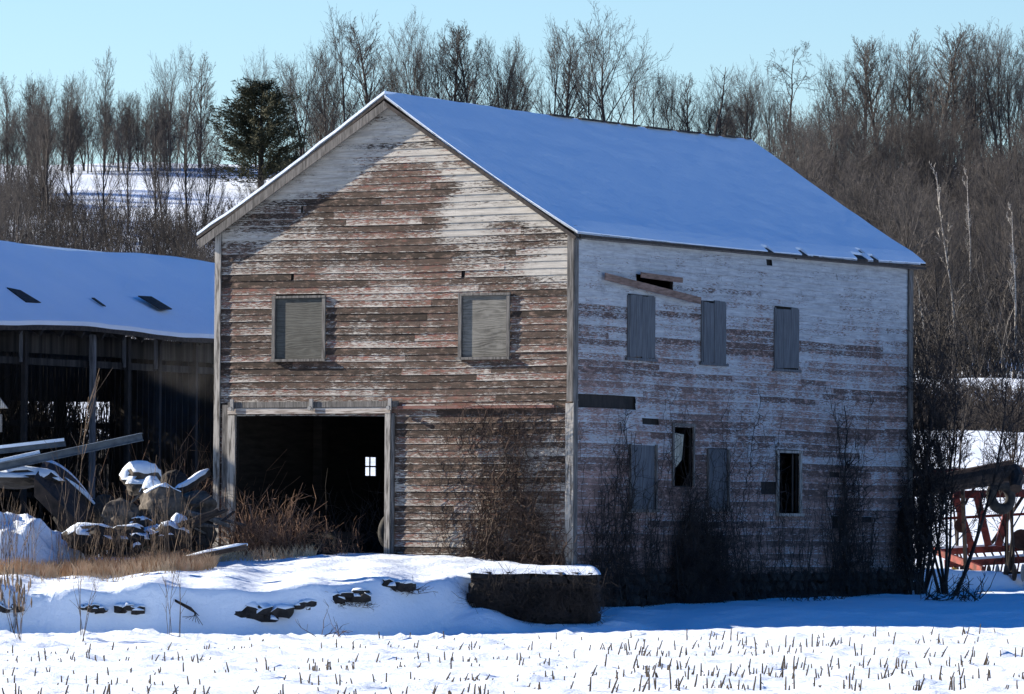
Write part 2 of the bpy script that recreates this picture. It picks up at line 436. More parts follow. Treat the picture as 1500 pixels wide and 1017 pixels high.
# ------------------------------------------------------------------ barn
barn = empty('barn', (Nc.x, Nc.y, gz(Nc.x, Nc.y)), 'two-storey weathered clapboard barn with snow on its roof and an open wagon door', 'barn')
RB = random.Random(5)
def wall_boards(name, O, t, n, L, top, holes, mat, v0, paint_fn, missing=(), expo=.128, rake=None, seed=1, mi=.0):
    """lapped siding: rows of tapered boards, cut round holes; uv in metres"""
    r = random.Random(seed)
    V = []; Fc = []; uv = []; pa = []; to = []; ed = []
    v = v0; row = 0
    while True:
        vb, vt = v, v + expo + .012
        if vb > max(top(0), top(L), top(UM) if rake else 0): break
        # free intervals at this row
        a0, a1 = 0.0, L
        if rake: a0, a1 = rake(vb + expo * .5)
        else:
            vt = min(vt, min(top(0), top(L)) + .3)
        if a1 - a0 < .05: break
        iv = [(a0, a1)]
        for (h0, w0, h1, w1) in holes:
            if vb + expo * .6 > w0 and vb + expo * .4 < w1:
                nv = []
                for (p, q) in iv:
                    if h0 > p: nv.append((p, min(q, h0)))
                    if h1 < q: nv.append((max(p, h1), q))
                    if h0 >= q or h1 <= p: pass
                iv = [(p, q) for (p, q) in nv if q - p > .02]
        for (p, q) in iv:
            u = p
            while u < q - 1e-4:
                e = min(q, u + r.uniform(1.2, 4.2))
                if q - e < .4: e = q
                tone = r.random(); lift = r.uniform(-.002, .004) + (r.random() < .05) * r.uniform(.004, .014)
                dz0 = r.uniform(-.004, .004); dz1 = r.uniform(-.004, .004) - (r.random() < .04) * .02
                ns = max(1, int((e - u) / .22))
                if not (r.random() < mi):
                    for k in range(ns):
                        ua = u + (e - u) * k / ns + (.0015 if k == 0 else 0); ub = u + (e - u) * (k + 1) / ns - (.0015 if k == ns - 1 else 0)
                        f0 = (ua - u) / (e - u); f1 = (ub - u) / (e - u)
                        wav = lambda uu: .012 * math.sin(uu * .9 + row * .02) 
                        b0 = vb + dz0 + (dz1 - dz0) * f0 + wav(ua); b1 = vb + dz0 + (dz1 - dz0) * f1 + wav(ub)
                        t0 = vt + wav(ua); t1 = vt + wav(ub)
                        o1 = .019 + lift; o0 = .004
                        base = len(V)
                        for (uu, zz, oo, eg) in ((ua, b0, o1, 0), (ub, b1, o1, 0), (ub, t1, o0, 1), (ua, t0, o0, 1), (ua, b0, 0, 0), (ub, b1, 0, 0)):
                            if rake and eg == 1:
                                r0, r1 = rake(zz); uu = min(max(uu, r0), r1) if r1 > r0 else UM
                            w = O + t * uu + n * oo
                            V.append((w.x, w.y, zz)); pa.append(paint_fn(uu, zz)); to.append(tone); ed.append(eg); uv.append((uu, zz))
                        Fc.append((base, base + 1, base + 2, base + 3)); Fc.append((base + 4, base + 5, base + 1, base))
                u = e
        v += expo; row += 1
    me = bpy.data.meshes.new(name)
    o0 = Vector(barn['_o'])
    me.from_pydata([(x - o0.x, y - o0.y, z - o0.z) for x, y, z in V], [], Fc)
    for nme, arr in (('paint', pa), ('tone', to), ('edge', ed)):
        at = me.attributes.new(nme, 'FLOAT', 'POINT'); at.data.foreach_set('value', np.array(arr, np.float32))
    ul = me.uv_layers.new(name='UVMap')
    li = np.zeros(len(me.loops), np.int32); me.loops.foreach_get('vertex_index', li)
    ul.data.foreach_set('uv', np.array(uv, np.float32)[li].ravel())
    me.materials.append(M[mat]); me.update()
    o = bpy.data.objects.new(name, me); COL.objects.link(o); o.parent = barn; o['_o'] = tuple(o0)
    return o
def rect(fn, x0, y0, x1, y1):
    """hole rectangle (u0, z0, u1, z1) from pixel corners"""
    a = fn(x0, (y0 + y1) / 2)[0]; b = fn(x1, (y0 + y1) / 2)[0]
    xm = (x0 + x1) / 2
    return (a, fn(xm, y1)[1], b, fn(xm, y0)[1])
# --- gable
eL = ZL - .02; eN = ZN - .02
TOPG = ZPK - .17
def rakeG(z):
    a = 0 if z < eL else UM * (z - eL) / (TOPG - eL)
    b = WG if z < eN else WG - (WG - UM) * (z - eN) / (TOPG - eN)
    return a, b
def topG(u):
    return eL + (TOPG - eL) * u / UM if u < UM else TOPG - (TOPG - eN) * (u - UM) / (WG - UM)
door = rect(G, 347, 608, 566, 812)
wl = rect(G, 404, 437, 475, 526); wr = rect(G, 677, 433, 745, 523)
def nz(u, v, s, k=0): return mnoise.noise(Vector((u * s + k, v * s * .9, k * 3.1)))
def paintG(u, v):
    up = topG(u) - v
    p = .33 + .20 * nz(u * .5, v * 1.3, .9, 2) + .16 * nz(u, v, 3.0, 6)
    if u < UM: k = .72 * (1 - min(1, max(0, (up - .75 - .9 * nz(u, v, .9)) / 1.1)))
    else: k = .74 * (1 - min(1, max(0, (up - .7 - 1.6 * nz(u * .7, v * 1.6, 1.0, 4)) / 1.3)))
    if v < ZL - .35 and u < 1.5: k *= .3
    p = max(p, k + .5 * nz(u * .6, v * 1.8, 1.4, 12) - .06)
    if v < ZN + .1 and u > WG - 2.6 and v > 5.2: p = max(p, .62 - .4 * abs(nz(u, v, 1.3, 8)) - .16 * (ZN - v))
    if v < 4.2 and u > 3.7: p += .06
    return min(1, max(0, p))
base_z = .9
gholes = [door, wl, wr]
def small(fn, cx, cy, w, h): return rect(fn, cx - w / 2, cy - h / 2, cx + w / 2, cy + h / 2)
for (cx, cy, w, h) in ((603, 316, 5, 4), (429, 410, 4, 5), (679, 399, 5, 4), (443, 307, 3, 3)):
    gholes.append(small(G, cx, cy, w, h))
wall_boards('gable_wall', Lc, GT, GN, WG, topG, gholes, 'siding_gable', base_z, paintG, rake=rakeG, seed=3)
# backing of the gable (dark, behind the boards) with openings
def backing(name, O, t, n, L, v0, topf, holes, off=-.03, mat='dark', brk=()):
    mb = MB()
    us = sorted(set([0, L] + [x for h in holes for x in (h[0], h[2])] + list(brk)))
    for a, b in zip(us[:-1], us[1:]):
        cuts = sorted([(h[1], h[3]) for h in holes if h[0] < (a + b) / 2 < h[2]])
        z = v0
        for c0, c1 in cuts + [(None, None)]:
            if c0 is None:
                ta, tb = topf(a), topf(b)
            else: ta = tb = c0
            pts = [(a, z), (b, z), (b, tb), (a, ta)]
            mb.prism([Vector(((O + t * u + n * off).x, (O + t * u + n * off).y, w)) for u, w in pts], n * -.03)
            z = c1
    return mb.build(name, mat, barn)
backing('gable_sheathing', Lc, GT, GN, WG, base_z - .8, topG, [door, wl, wr], brk=[UM])
# --- long side facing the field
topS = lambda u: ZN + (ZR - ZN) * u / LS
sw = [rect(D, 919, 434, 955, 525), rect(D, 1027, 442, 1059, 532), rect(D, 1134, 452, 1166, 541)]
op1 = rect(D, 1138, 664, 1169, 752); op2 = rect(D, 985, 625, 1013, 712)
bw1 = rect(D, 922, 651, 958, 746); bw2 = rect(D, 1036, 658, 1064, 745)
miss = [rect(D, 931, 402, 985, 424), rect(D, 846, 583, 930, 598), rect(D, 1114, 709, 1137, 722), rect(D, 1218, 757, 1236, 771), rect(D, 1262, 757, 1276, 768),
        rect(D, 940, 616, 964, 624), rect(D, 1215, 690, 1228, 699), rect(D, 1122, 378, 1130, 386), rect(D, 1040, 760, 1052, 768)]
def paintS(u, v):
    p = .52
    py_top = ZN - v
    p = float(np.interp(py_top, [0, .7, 1.3, 2.2, 3.5, 6], [.88, .80, .62, .50, .45, .40])) + .05 * u / LS
    p += .15 * nz(u * .5, v * 1.4, .9, 5) + .22 * nz(u, v, 2.6, 9)
    if v < 3.2: p -= .10
    return min(1, max(0, p))
sideh = sw + [op1, op2, bw1, bw2] + miss
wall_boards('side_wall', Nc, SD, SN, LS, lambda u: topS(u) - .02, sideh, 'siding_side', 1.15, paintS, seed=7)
backing('side_sheathing', Nc, SD, SN, LS, .2, lambda u: topS(u) - .03, [op1, op2] + miss[0:1], mat='dark')
# --- hidden walls
lw = None
dwin = PP(541, 683, Lc, -GT)
uw = (dwin - Lc).dot(SD)
wa = PP(533.5, 683, Lc, -GT); wb = PP(550, 683, Lc, -GT)
hole_l = ((wa - Lc).dot(SD), PP(541, 697, Lc, -GT).z, (wb - Lc).dot(SD), PP(541, 670, Lc, -GT).z)
mbw = MB()
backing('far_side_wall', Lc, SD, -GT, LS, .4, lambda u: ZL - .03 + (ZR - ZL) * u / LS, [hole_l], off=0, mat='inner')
m_ = MB()
pm0 = Lc + SD * ((hole_l[0] + hole_l[2]) / 2)
zmid = (hole_l[1] + hole_l[3]) / 2
m_.bar(Vector((pm0.x, pm0.y, hole_l[1])), Vector((pm0.x, pm0.y, hole_l[3])), .03, .03)
q0 = Lc + SD * hole_l[0]; q1 = Lc + SD * hole_l[2]
for zz in (zmid,): m_.bar(Vector((q0.x, q0.y, zz)), Vector((q1.x, q1.y, zz)), .03, .03)
w_ = m_.build('window', 'dark', barn)
RG = Rc - GT * WG
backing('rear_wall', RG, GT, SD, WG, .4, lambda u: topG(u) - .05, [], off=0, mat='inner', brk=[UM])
# loft floor and ground floor inside
m_ = MB()
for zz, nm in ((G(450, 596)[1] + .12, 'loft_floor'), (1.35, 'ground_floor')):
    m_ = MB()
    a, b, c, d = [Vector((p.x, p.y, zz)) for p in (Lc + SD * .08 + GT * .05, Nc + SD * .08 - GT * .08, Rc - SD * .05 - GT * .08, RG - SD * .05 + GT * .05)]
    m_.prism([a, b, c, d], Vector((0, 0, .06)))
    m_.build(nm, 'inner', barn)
m_ = MB()
for k in range(9):
    u = .6 + k * 1.4
    a = Lc + SD * u + GT * .1; b = Nc + SD * u - GT * .1; zz = G(450, 596)[1] + .02
    m_.bar(Vector((a.x, a.y, zz)), Vector((b.x, b.y, zz)), .1, .19)
m_.build('ceiling_beam', 'inner', barn)
for u, w in ((3.4, 3.9), (7.2, 3.9), (3.4, .2), (7.0, .2)):
    m_ = MB(); p = Lc + SD * u + GT * w
    m_.box(Vector((p.x, p.y, 2.9)), GT * .1, SD * .1, Z_ * 1.5)
    m_.build('inside_post', 'inner', barn)
# --- corner boards
def corner(O, t, n, u0, u1, z0, z1, mat, off=.03, th=.03, nm='corner_board', label=None):
    mb = MB()
    p = O + t * ((u0 + u1) / 2) + n * (off + th / 2)
    mb.box(Vector((p.x, p.y, (z0 + z1) / 2)), t * (u1 - u0) / 2, n * th / 2, Z_ * (z1 - z0) / 2)
    o = mb.build(nm, mat, barn)
    if label: o['label'] = label
    return o
corner(Lc, GT, GN, -.03, .10, .9, ZL - .06, 'white_trim')
zsplit = G(838, 590)[1]
corner(Lc, GT, GN, WG - .10, WG + .03, zsplit + .02, ZN - .05, 'grey_trim')
corner(Lc, GT, GN, WG - .12, WG + .05, .9, zsplit - .01, 'white_trim', label='white peeling lower corner board')
corner(Nc, SD, SN, -.05, .09, 1.0, ZN - .08, 'grey_trim')
corner(Nc, SD, SN, LS - .16, LS + .03, .6, ZR - .06, 'grey_trim')
# --- door surround
m_ = MB()
(du0, dz0, du1, dz1) = door
def gbox(mb, fn_O, t, n, u0, u1, z0, z1, o0, o1):
    p = fn_O + t * ((u0 + u1) / 2) + n * ((o0 + o1) / 2)
    mb.box(Vector((p.x, p.y, (z0 + z1) / 2)), t * (u1 - u0) / 2, n * (o1 - o0) / 2, Z_ * (z1 - z0) / 2)
def gpart(name, mat, rects_, parent=barn, O=Lc, t=GT, n=GN, label=None):
    mb = MB()
    for r_ in rects_: gbox(mb, O, t, n, *r_)
    o = mb.build(name, mat, parent)
    if label: o['label'] = label
    return o
dfz = dz1
dframe = gpart('door_lintel', 'lintel', [(du0 - .17, du1 + .12, dz1 + .022, dz1 + .13, .03, .085)])
gpart('door_jamb', 'white_trim', [(du0 - .17, du0 - .005, dz0 - .4, dz1, .03, .075)], dframe)
gpart('door_jamb', 'white_trim', [(du1 + .005, du1 + .12, dz0 - .4, dz1 + .02, .03, .08)], dframe)
tr0 = G(343, 586); tr1 = G(822, 592)
gpart('door_track', 'grey_trim', [(tr0[0] - .08, du1 + .28, dz1 + .14, dz1 + .25, .03, .10)], dframe)
gpart('red_ledge_board', 'rust_board', [(du1 + .28, WG - .35, dz1 + .10, dz1 + .155, .035, .09)], label='red stained ledge board beside the door track')
gpart('frieze_board', 'lintel', [(WG - 3.6, WG - 2.9, dz1 + .158, dz1 + .18, .03, .08)])
gpart('frieze_board', 'lintel', [(WG - 2.1, WG - .4, dz1 + .158, dz1 + .18, .03, .08)])
for px in (345, 461, 576):
    u = G(px, 590)[0]
    mb = MB()
    gbox(mb, Lc, GT, GN, u - .035, u + .035, dz1 + .08, dz1 + .30, .105, .14)
    mb.tube([Lc + GT * u + GN * .16 + Z_ * (dz1 + .12), Lc + GT * u + GN * .2 + Z_ * (dz1 + .12)], .04, 8)
    mb.build('track_hanger', 'greysteel', dframe)
# narrow strip at the left of the door
gpart('jamb_board', 'grey_trim', [(.16, .30, .9, dz1 + .2, .03, .05)])
gpart('jamb_board', 'grey_trim', [(du1 + .13, du1 + .20, 1.0, dz1 + .02, .03, .06)])
# --- gable windows
def gwin(rc, mat, fr, nm, tilt=0):
    u0, z0, u1, z1 = rc
    wf = gpart('window', fr, [(u0 - .05, u0 + .02, z0, z1, .028, .07), (u1 - .02, u1 + .05, z0, z1, .028, .06), (u0 - .07, u1 + .07, z0 - .05, z0 - .002, .028, .10), (u0 - .06, u1 + .06, z1 + .002, z1 + .045, .028, .07)], label=nm)
    gpart('plywood_panel', mat, [(u0 + .023, u1 - .023, z0 + .002, z1 - .002, -.02, .025)], wf)
gwin(wl, 'plywood', 'grey_trim', 'left upper window closed with dark green-grey plywood')
gwin(wr, 'plywood_light', 'grey_trim', 'right upper window closed with pale streaked plywood')
# --- side windows
for i, rc in enumerate(sw):
    u0, z0, u1, z1 = rc
    wf = gpart('window', 'shutter', [(u0 - .05, u0, z0, z1, .02, .045), (u1, u1 + .05, z0, z1, .02, .045), (u0 - .12, u1 + .12, z0 - .05, z0 - .002, .02, .07)], O=Nc, t=SD, n=SN)
    nb = 4 if i < 2 else 3
    mb = MB()
    for k in range(nb):
        a = u0 + (u1 - u0) * k / nb; b = u0 + (u1 - u0) * (k + 1) / nb - .006
        gbox(mb, Nc, SD, SN, a, b, z0 + RB.uniform(-.03, .03), z1 - .002 + RB.uniform(-.03, .03), .03, .05 + RB.uniform(0, .012))
    mb.build('board_cover', 'shutter', wf)
u0, z0, u1, z1 = op1
wf = gpart('window', 'white_trim', [(u0 - .08, u0, z0, z1, .02, .06), (u1, u1 + .09, z0, z1, .02, .05), (u0 - .1, u1 + .1, z0 - .06, z0 - .002, .02, .10), (u0 - .1, u1 + .1, z1 + .002, z1 + .05, .02, .06)], O=Nc, t=SD, n=SN, label='open lower window with dark inside')
gpart('sash', 'dark', [(u0 + .72 * (u1 - u0), u0 + .78 * (u1 - u0), z0 + .02, z1 - .02, -.02, .0)], wf, Nc, SD, SN)
u0, z0, u1, z1 = op2
wf = gpart('window', 'grey_trim', [(u0 - .06, u0, z0, z1, .02, .05), (u1, u1 + .06, z0, z1, .02, .05), (u0 - .08, u1 + .08, z1 + .002, z1 + .06, .02, .05)], O=Nc, t=SD, n=SN, label='broken window with a pale rag hanging in it')
mb = MB()
pts = [(u0 + .03, z1 - .12), (u0 + .6 * (u1 - u0), z1 - .15), (u0 + .5 * (u1 - u0), z0 + .5), (u0 + .15, z0 + .35), (u0 + .02, z0 + .45)]
mb.prism([Nc + SD * u - SN * .02 + Z_ * z for u, z in pts], SN * .015)
mb.build('curtain_rag', 'cloth', wf)
for rc in (bw1, bw2):
    u0, z0, u1, z1 = rc
    wf = gpart('window', 'grey_trim', [(u0 - .06, u0, z0, z1, .02, .05), (u1, u1 + .06, z0, z1, .02, .05), (u0 - .1, u1 + .1, z0 - .06, z0 - .002, .02, .09)], O=Nc, t=SD, n=SN)
    gpart('board_cover', 'shutter', [(u0 + .003, u1 - .003, z0, z1, -.01, .015)], wf, Nc, SD, SN)
# loose hanging boards and board stub over the hole
def sbar(name, a, b, w, th, off, mat, par=barn, label=None):
    mb = MB()
    pa_ = Nc + SD * a[0] + SN * (.03 + off) + Z_ * a[1]; pb_ = Nc + SD * b[0] + SN * (.05 + off * 1.5) + Z_ * b[1]
    d = (pb_ - pa_); up = SN.cross(d).normalized()
    mb.box((pa_ + pb_) / 2, d / 2, up * w / 2, SN * th / 2)
    o = mb.build(name, mat, par)
    if label: o['label'] = label
    return o
M['pinkboard'] = simple('bare_pinkish_board', (.10, .065, .05), (.24, .16, .13), (2, 2, 14), 2)
sbar('loose_board', D(880, 405), D(1017, 441), .13, .02, .06, 'pinkboard', label='long loose clapboard hanging slantwise')
sbar('loose_board', D(930, 403), D(986, 411), .10, .02, .10, 'pinkboard')
sbar('loose_board', D(1150, 372), D(1158, 379), .05, .02, .06, 'dark')
# --- roof
def slab(name, pts, th, mat, par, n_extra=1, jit=0, seed=0):
    pass
ridge_f = Vector((pk.x, pk.y, ZPK)); ridge_b = Vector((pkb.x, pkb.y, ZPB))
re_f = PP(846, 338, Nc + GN * OV, GN)                     # right eave, front tip
ue = (re_f - Lc).dot(GT)
le_f = PP(288, 345, Nc + GN * OV, GN)
re_b = PP(1356, 385, Rc + SD * .35, GN)
le_b = RG + SD * .35 - GT * .38; le_b.z = le_f.z - .1
print('eaves', re_f, re_b, le_f, ue - WG)
RS = random.Random(9)
def roof_side(e_f, e_b, sgn, name, has_edge):
    """roof deck, and snow lying on it with a ragged lower edge"""
    nu, nv = 60, 26
    def pt(i, j, h=0.0, ext=0.0):
        s_ = i / nu; t_ = j / nv
        r0 = ridge_f.lerp(ridge_b, s_); e0 = e_f.lerp(e_b, s_)
        sag = -.06 * math.sin(math.pi * s_) ; 
        r0 = r0 + Z_ * (sag * .8); e0 = e0 + Z_ * (-.05 * math.sin(math.pi * min(1, s_ * 1.0)))
        if s_ < .2: e0 = e0 + Z_ * (.0 * (1 - s_ / .2))
        p = r0.lerp(e0, t_ + ext)
        p = p + Z_ * (-.07 * math.sin(math.pi * t_))       # slight sag of the rafters
        return p + Z_ * h
    def sheet(hf, thick, nm, mat, par, skip=None, smooth=False):
        V = []; Fc = []
        for j in range(nv + 1):
            for i in range(nu + 1):
                V.append(pt(i, j, hf(i, j)))
        K = len(V)
        for j in range(nv + 1):
            for i in range(nu + 1):
                V.append(pt(i, j, hf(i, j) - thick))
        def vid(i, j): return j * (nu + 1) + i
        keep = {(i, j) for i in range(nu) for j in range(nv) if not (skip and skip(i, j))}
        for (i, j) in keep:
            a, b, c, d = vid(i, j), vid(i + 1, j), vid(i + 1, j + 1), vid(i, j + 1)
            q = (a, d, c, b) if sgn > 0 else (a, b, c, d)
            Fc.append(q); Fc.append(tuple(K + x for x in q[::-1]))
            for (nb, e) in (((i - 1, j), (a, d)), ((i + 1, j), (c, b)), ((i, j - 1), (b, a)), ((i, j + 1), (d, c))):
                if nb not in keep:
                    Fc.append((e[0], e[1], e[1] + K, e[0] + K))
        mb = MB(); mb.v = [tuple(v) for v in V]; mb.f = Fc
        return mb.build(nm, mat, par, smooth=smooth)
    deck = sheet(lambda i, j: -.02 + (.006 if sgn > 0 and i == 0 else 0), .05, name, 'roofing', barn)
    def skip(i, j):
        if sgn > 0:
            if j == nv - 1 and nv:
                s_ = i / nu
                return (.50 < s_ < .53) or (.60 < s_ < .62) or (.76 < s_ < .84 and i % 3 != 1)
            if j == nv - 2 and .79 < i / nu < .83 and i % 2: return True
            return False
    tp = (lambda i, j: max(.12, min(1, i / 2.0) * min(1, (nv - j) / 1.5))) if sgn > 0 else (lambda i, j: 1.0)
    sn_ = sheet(lambda i, j: -.012 + tp(i, j) * (.067 + .02 * mnoise.noise(Vector((i * .35, j * .4, sgn))) + .035 * math.sin(math.pi * min(1, j / nv + .2))), .05, 'snow_cover', 'roofsnow', deck, skip, smooth=False)
    return deck
deckR = roof_side(re_f, re_b, 1, 'roof_slope', True)
deckL = roof_side(le_f, le_b, -1, 'roof_slope', True)
rc_ = random.Random(12)
mb = MB(); t_ = .42
while t_ < .985:
    t2 = min(.99, t_ + rc_.uniform(.03, .09))
    a = ridge_f.lerp(ridge_b, t_) ; b = ridge_f.lerp(ridge_b, t2)
    a = a - Z_ * .048 * math.sin(math.pi * t_); b = b - Z_ * .048 * math.sin(math.pi * t2)
    mb.bar(a + Z_ * .085, b + Z_ * .085, .16, .03)
    t_ = t2 + rc_.uniform(.0, .03)
mb.build('ridge_cap', 'roofing', deckR)
# rakes (barge boards) and soffits at the front
for e_f, sg in ((re_f, 1), (le_f, -1)):
    mb = MB()
    a = ridge_f - Z_ * .075; b = e_f - Z_ * .075
    d = (b - a)
    up = GN.cross(d).normalized()
    if up.z < 0: up = -up
    mid = (a + b) / 2 - up * (.05 if sg > 0 else .10)
    mb.box(mid + GN * .012 + Z_ * -.02, d / 2, up * (.035 if sg > 0 else .075), GN * .012)
    mb.build('barge_board', 'roofing' if sg > 0 else 'grey_trim', barn)
    mb = MB()
    mb.prism([a - Z_ * .075, b - Z_ * .075, b - Z_ * .075 + SD * (OV - .01), a - Z_ * .075 + SD * (OV - .01)], Z_ * -.02)
    mb.build('soffit', 'grey_trim', barn)
    # frieze under the soffit on the wall
# right eave fascia
mb = MB(); mb.bar(re_f - Z_ * .09 + SD * .1 , re_b - Z_ * .12, .03, .05); mb.build('fascia', 'roofing', barn)
mb = MB(); mb.bar(re_f - SN * .15 - Z_ * .12 + SD * .3, re_b - SN * .15 - Z_ * .14 - SD * .3, .30, .02); mb.build('soffit', 'grey_trim', barn)
# --- stone foundation under the long side
def rock_mesh(mb, c, sx, sy, sz, seed, sub=2, jag=.22, rot=None, cl=.86):
    bm = bmesh.new(); bmesh.ops.create_icosphere(bm, subdivisions=sub, radius=1)
    R_ = rot or Matrix.Rotation(random.Random(seed).uniform(0, 6.28), 3, 'Z')
    n = len(mb.v)
    for v in bm.verts:
        p = v.co.copy()
        k = 1 + jag * mnoise.noise(p * 1.6 + Vector((seed * 3.7, seed, 0))) * 1.8 + jag * .4 * mnoise.noise(p * 4.5 + Vector((seed, 0, seed)))
        p = p * k
        for a in range(3):
            p[a] = max(-cl, min(cl, p[a]))
        q = R_ @ Vector((p.x * sx, p.y * sy, p.z * sz))
        mb.v.append(tuple(Vector(c) + q))
    for f in bm.faces: mb.f.append(tuple(n + v.index for v in f.verts))
    bm.free()
mb = MB(); r = random.Random(8)
RSD = Matrix.Rotation(math.pi / 2 - BETA, 3, 'Z')
for row, zz in enumerate((.42, .66, .90, 1.08)):
    u = -.1
    while u < LS:
        w = r.uniform(.22, .5)
        p = Nc + SD * (u + w / 2) + SN * (.0 + r.uniform(-.02, .04))
        rock_mesh(mb, (p.x, p.y, zz + r.uniform(-.03, .03)), w * .58, .14, r.uniform(.12, .17), r.randint(0, 9999), 1, .25, RSD)
        u += w
mb.build('foundation', 'stone', barn)

# ------------------------------------------------------------------ retaining block at the ramp end
blk = empty('stone_retaining_wall', (.4, 96.4, .4), 'dark stone retaining wall block with snow on top in front of the barn corner', 'retaining wall')
mb = MB(); r = random.Random(77)
bx0, bx1 = P(690, 860, 95.7).x, P(877, 860, 95.7).x
bz0, bz1 = .20, P(780, 838, 95.7).z
RX = Matrix.Identity(3)
for row in range(6):
    zz = bz0 + .08 + row * (bz1 - bz0) / 6 - .02
    u = bx0 + (.10 * (row < 3)) + r.uniform(-.06, .05)
    while u < bx1 - .05:
        w = min(r.uniform(.18, .45), bx1 - u)
        rock_mesh(mb, (u + w / 2, 95.78 + r.uniform(-.02, .02), zz), w * .66, .2, (bz1 - bz0) / 12 * 1.5, r.randint(0, 9999), 2, .34, RX)
        u += w
    for k in range(8):
        y0 = 95.9 + k * .38
        rock_mesh(mb, (bx1 - .12, y0, zz), .2, .24, (bz1 - bz0) / 12 * 1.3, r.randint(0, 9999), 1, .2, RX)
mb.build('stone_face', 'stone', blk)
mb = MB()
mb.prism([Vector((bx0 + .15, 95.82, bz0 - .3)), Vector((bx1 - .15, 95.82, bz0 - .3)), Vector((bx1 - .15, 98.9, bz0 - .3)), Vector((bx0 + .15, 98.4, bz0 - .3))], Z_ * (bz1 - bz0 + .27))
mb.build('core', 'stone', blk)
mb = MB(); nu, nv = 46, 20
for j in range(nv + 1):
    for i in range(nu + 1):
        x = bx0 - .12 + (bx1 - bx0 + .16) * i / nu; y = 95.62 + 3.0 * j / nv
        ed = min(1, min(i, nu - i, j * 1.5) / 3.0)
        z = bz1 - .03 + .085 * math.sqrt(max(0, ed)) + .03 * mnoise.noise(Vector((x * 2, y * 2, 0))) + .05 * (j / nv)
        if j == 0: y += .04 * mnoise.noise(Vector((x * 5, 3, 0)))
        mb.v.append((x, y, z))
for j in range(nv):
    for i in range(nu):
        a = j * (nu + 1) + i; mb.f.append((a, a + 1, a + nu + 2, a + nu + 1))
mb.build('snow_cap', 'snow', blk, smooth=True)

# ------------------------------------------------------------------ plants
def grow(r, levels, p, d, L, rad, lvl, prm):
    nseg = prm['seg'][lvl]; w = prm['wob'][lvl]; tr = prm['trop'][lvl]
    pts = [p.copy()]; rr = [rad]; dirs = [d.copy()]
    taper = prm['taper'][lvl]
    q = p.copy(); d = d.copy()
    for i in range(nseg):
        d = (d + rnd_unit(r) * w + Z_ * tr).normalized()
        q = q + d * (L / nseg)
        pts.append(q.copy()); dirs.append(d.copy())
        rr.append(max(prm['rmin'], rad * (1 - (1 - taper) * (i + 1) / nseg)))
    levels.append((lvl, pts, rr))
    if lvl + 1 < len(prm['seg']):
        nch = prm['n'][lvl]; t0 = prm['start'][lvl]
        for k in range(nch):
            t = t0 + (1 - t0) * ((k + r.random()) / nch)
            fi = t * nseg; i = min(nseg - 1, int(fi)); f = fi - i
            pp = pts[i].lerp(pts[i + 1], f); dd = dirs[i + 1]
            ang = math.radians(prm['ang'][lvl] + r.uniform(-14, 14)) * (1 - prm.get('close', .2) * t)
            ax = dd.cross(rnd_unit(r))
            if ax.length < .05: continue
            nd_ = Matrix.Rotation(ang, 3, ax.normalized()) @ dd
            ll = L * prm['ratio'][lvl] * (1 - prm['fall'][lvl] * t) * r.uniform(.7, 1.2)
            r2 = max(prm['rmin'], min(rr[i] * .62, rad * prm['rr'][lvl] * (1 - .5 * t)))
            grow(r, levels, pp, nd_, ll, r2, lvl + 1, prm)
def tree_meshes(seed, H, prm, trunks=1, lean=.06, spread=.5, trunk_mat='bark', crown_mat='twig'):
    r = random.Random(seed)
    lv = []
    for k in range(trunks):
        d = (Z_ + Vector((r.uniform(-1, 1), r.uniform(-1, 1), 0)) * (lean if trunks == 1 else spread)).normalized()
        p = Vector((r.uniform(-.1, .1), r.uniform(-.1, .1), -.3)) * (0 if trunks == 1 else 1)
        grow(r, lv, p, d, H * (1 if k == 0 else r.uniform(.7, 1)), prm['r0'] * H * (1 if k == 0 else .8), 0, prm)
    a, b = MB(), MB()
    for (l, pts, rr) in lv:
        if l == 0: a.tube(pts, rr, 6)
        else: b.tube(pts, rr, 3, cap=False)
    # scale to the wanted height
    mz = max(v[2] for v in b.v)
    k = H / mz
    for mb_ in (a, b): mb_.v = [(x * k, y * k, z * k) for x, y, z in mb_.v]
    return a, b
BROAD = dict(seg=(7, 6, 4, 3, 2), wob=(.10, .14, .2, .25, .3), trop=(.06, .09, .06, .05, .03), taper=(.18, .25, .3, .5, .6), n=(17, 8, 5, 2), start=(.14, .2, .15, .1),
             ang=(50, 40, 38, 38), ratio=(.74, .55, .5, .5), fall=(.58, .35, .3, .2), rr=(.46, .46, .5, .6), rmin=.0105, r0=.017, close=.35)
SLIM = dict(BROAD, n=(26, 7, 5, 2), ang=(38, 32, 34, 38), ratio=(.46, .52, .5, .5), start=(.10, .12, .1, .1), r0=.014, wob=(.05, .12, .16, .2, .25), fall=(.62, .35, .3, .2))
FAN = dict(BROAD, n=(14, 8, 5, 2), ang=(36, 28, 30, 35), ratio=(.72, .6, .55, .55), start=(.10, .25, .15, .1), trop=(.04, .10, .10, .08, .05), close=.2)
CURLY = dict(BROAD, n=(9, 6, 5, 4), ang=(55, 55, 50, 50), ratio=(.42, .55, .5, .5), start=(.55, .3, .2, .1), wob=(.12, .35, .4, .4, .4), trop=(.04, .06, .04, .02, .0), r0=.016)
SHRUB = dict(seg=(5, 4, 3, 2), wob=(.14, .22, .28, .3), trop=(.05, .08, .05, .02), taper=(.25, .3, .4, .6), n=(9, 6, 4), start=(.15, .15, .1), ang=(34, 36, 42), ratio=(.45, .5, .5), fall=(.4, .3, .2), rr=(.5, .5, .6), rmin=.011, r0=.008)
PROTO = {}
def proto(key, seed, H, prm, tm='bark', cm='twig', **k):
    a, b = tree_meshes(seed, H, prm, **k)
    PROTO[key] = (H, a, b, tm, cm, [])
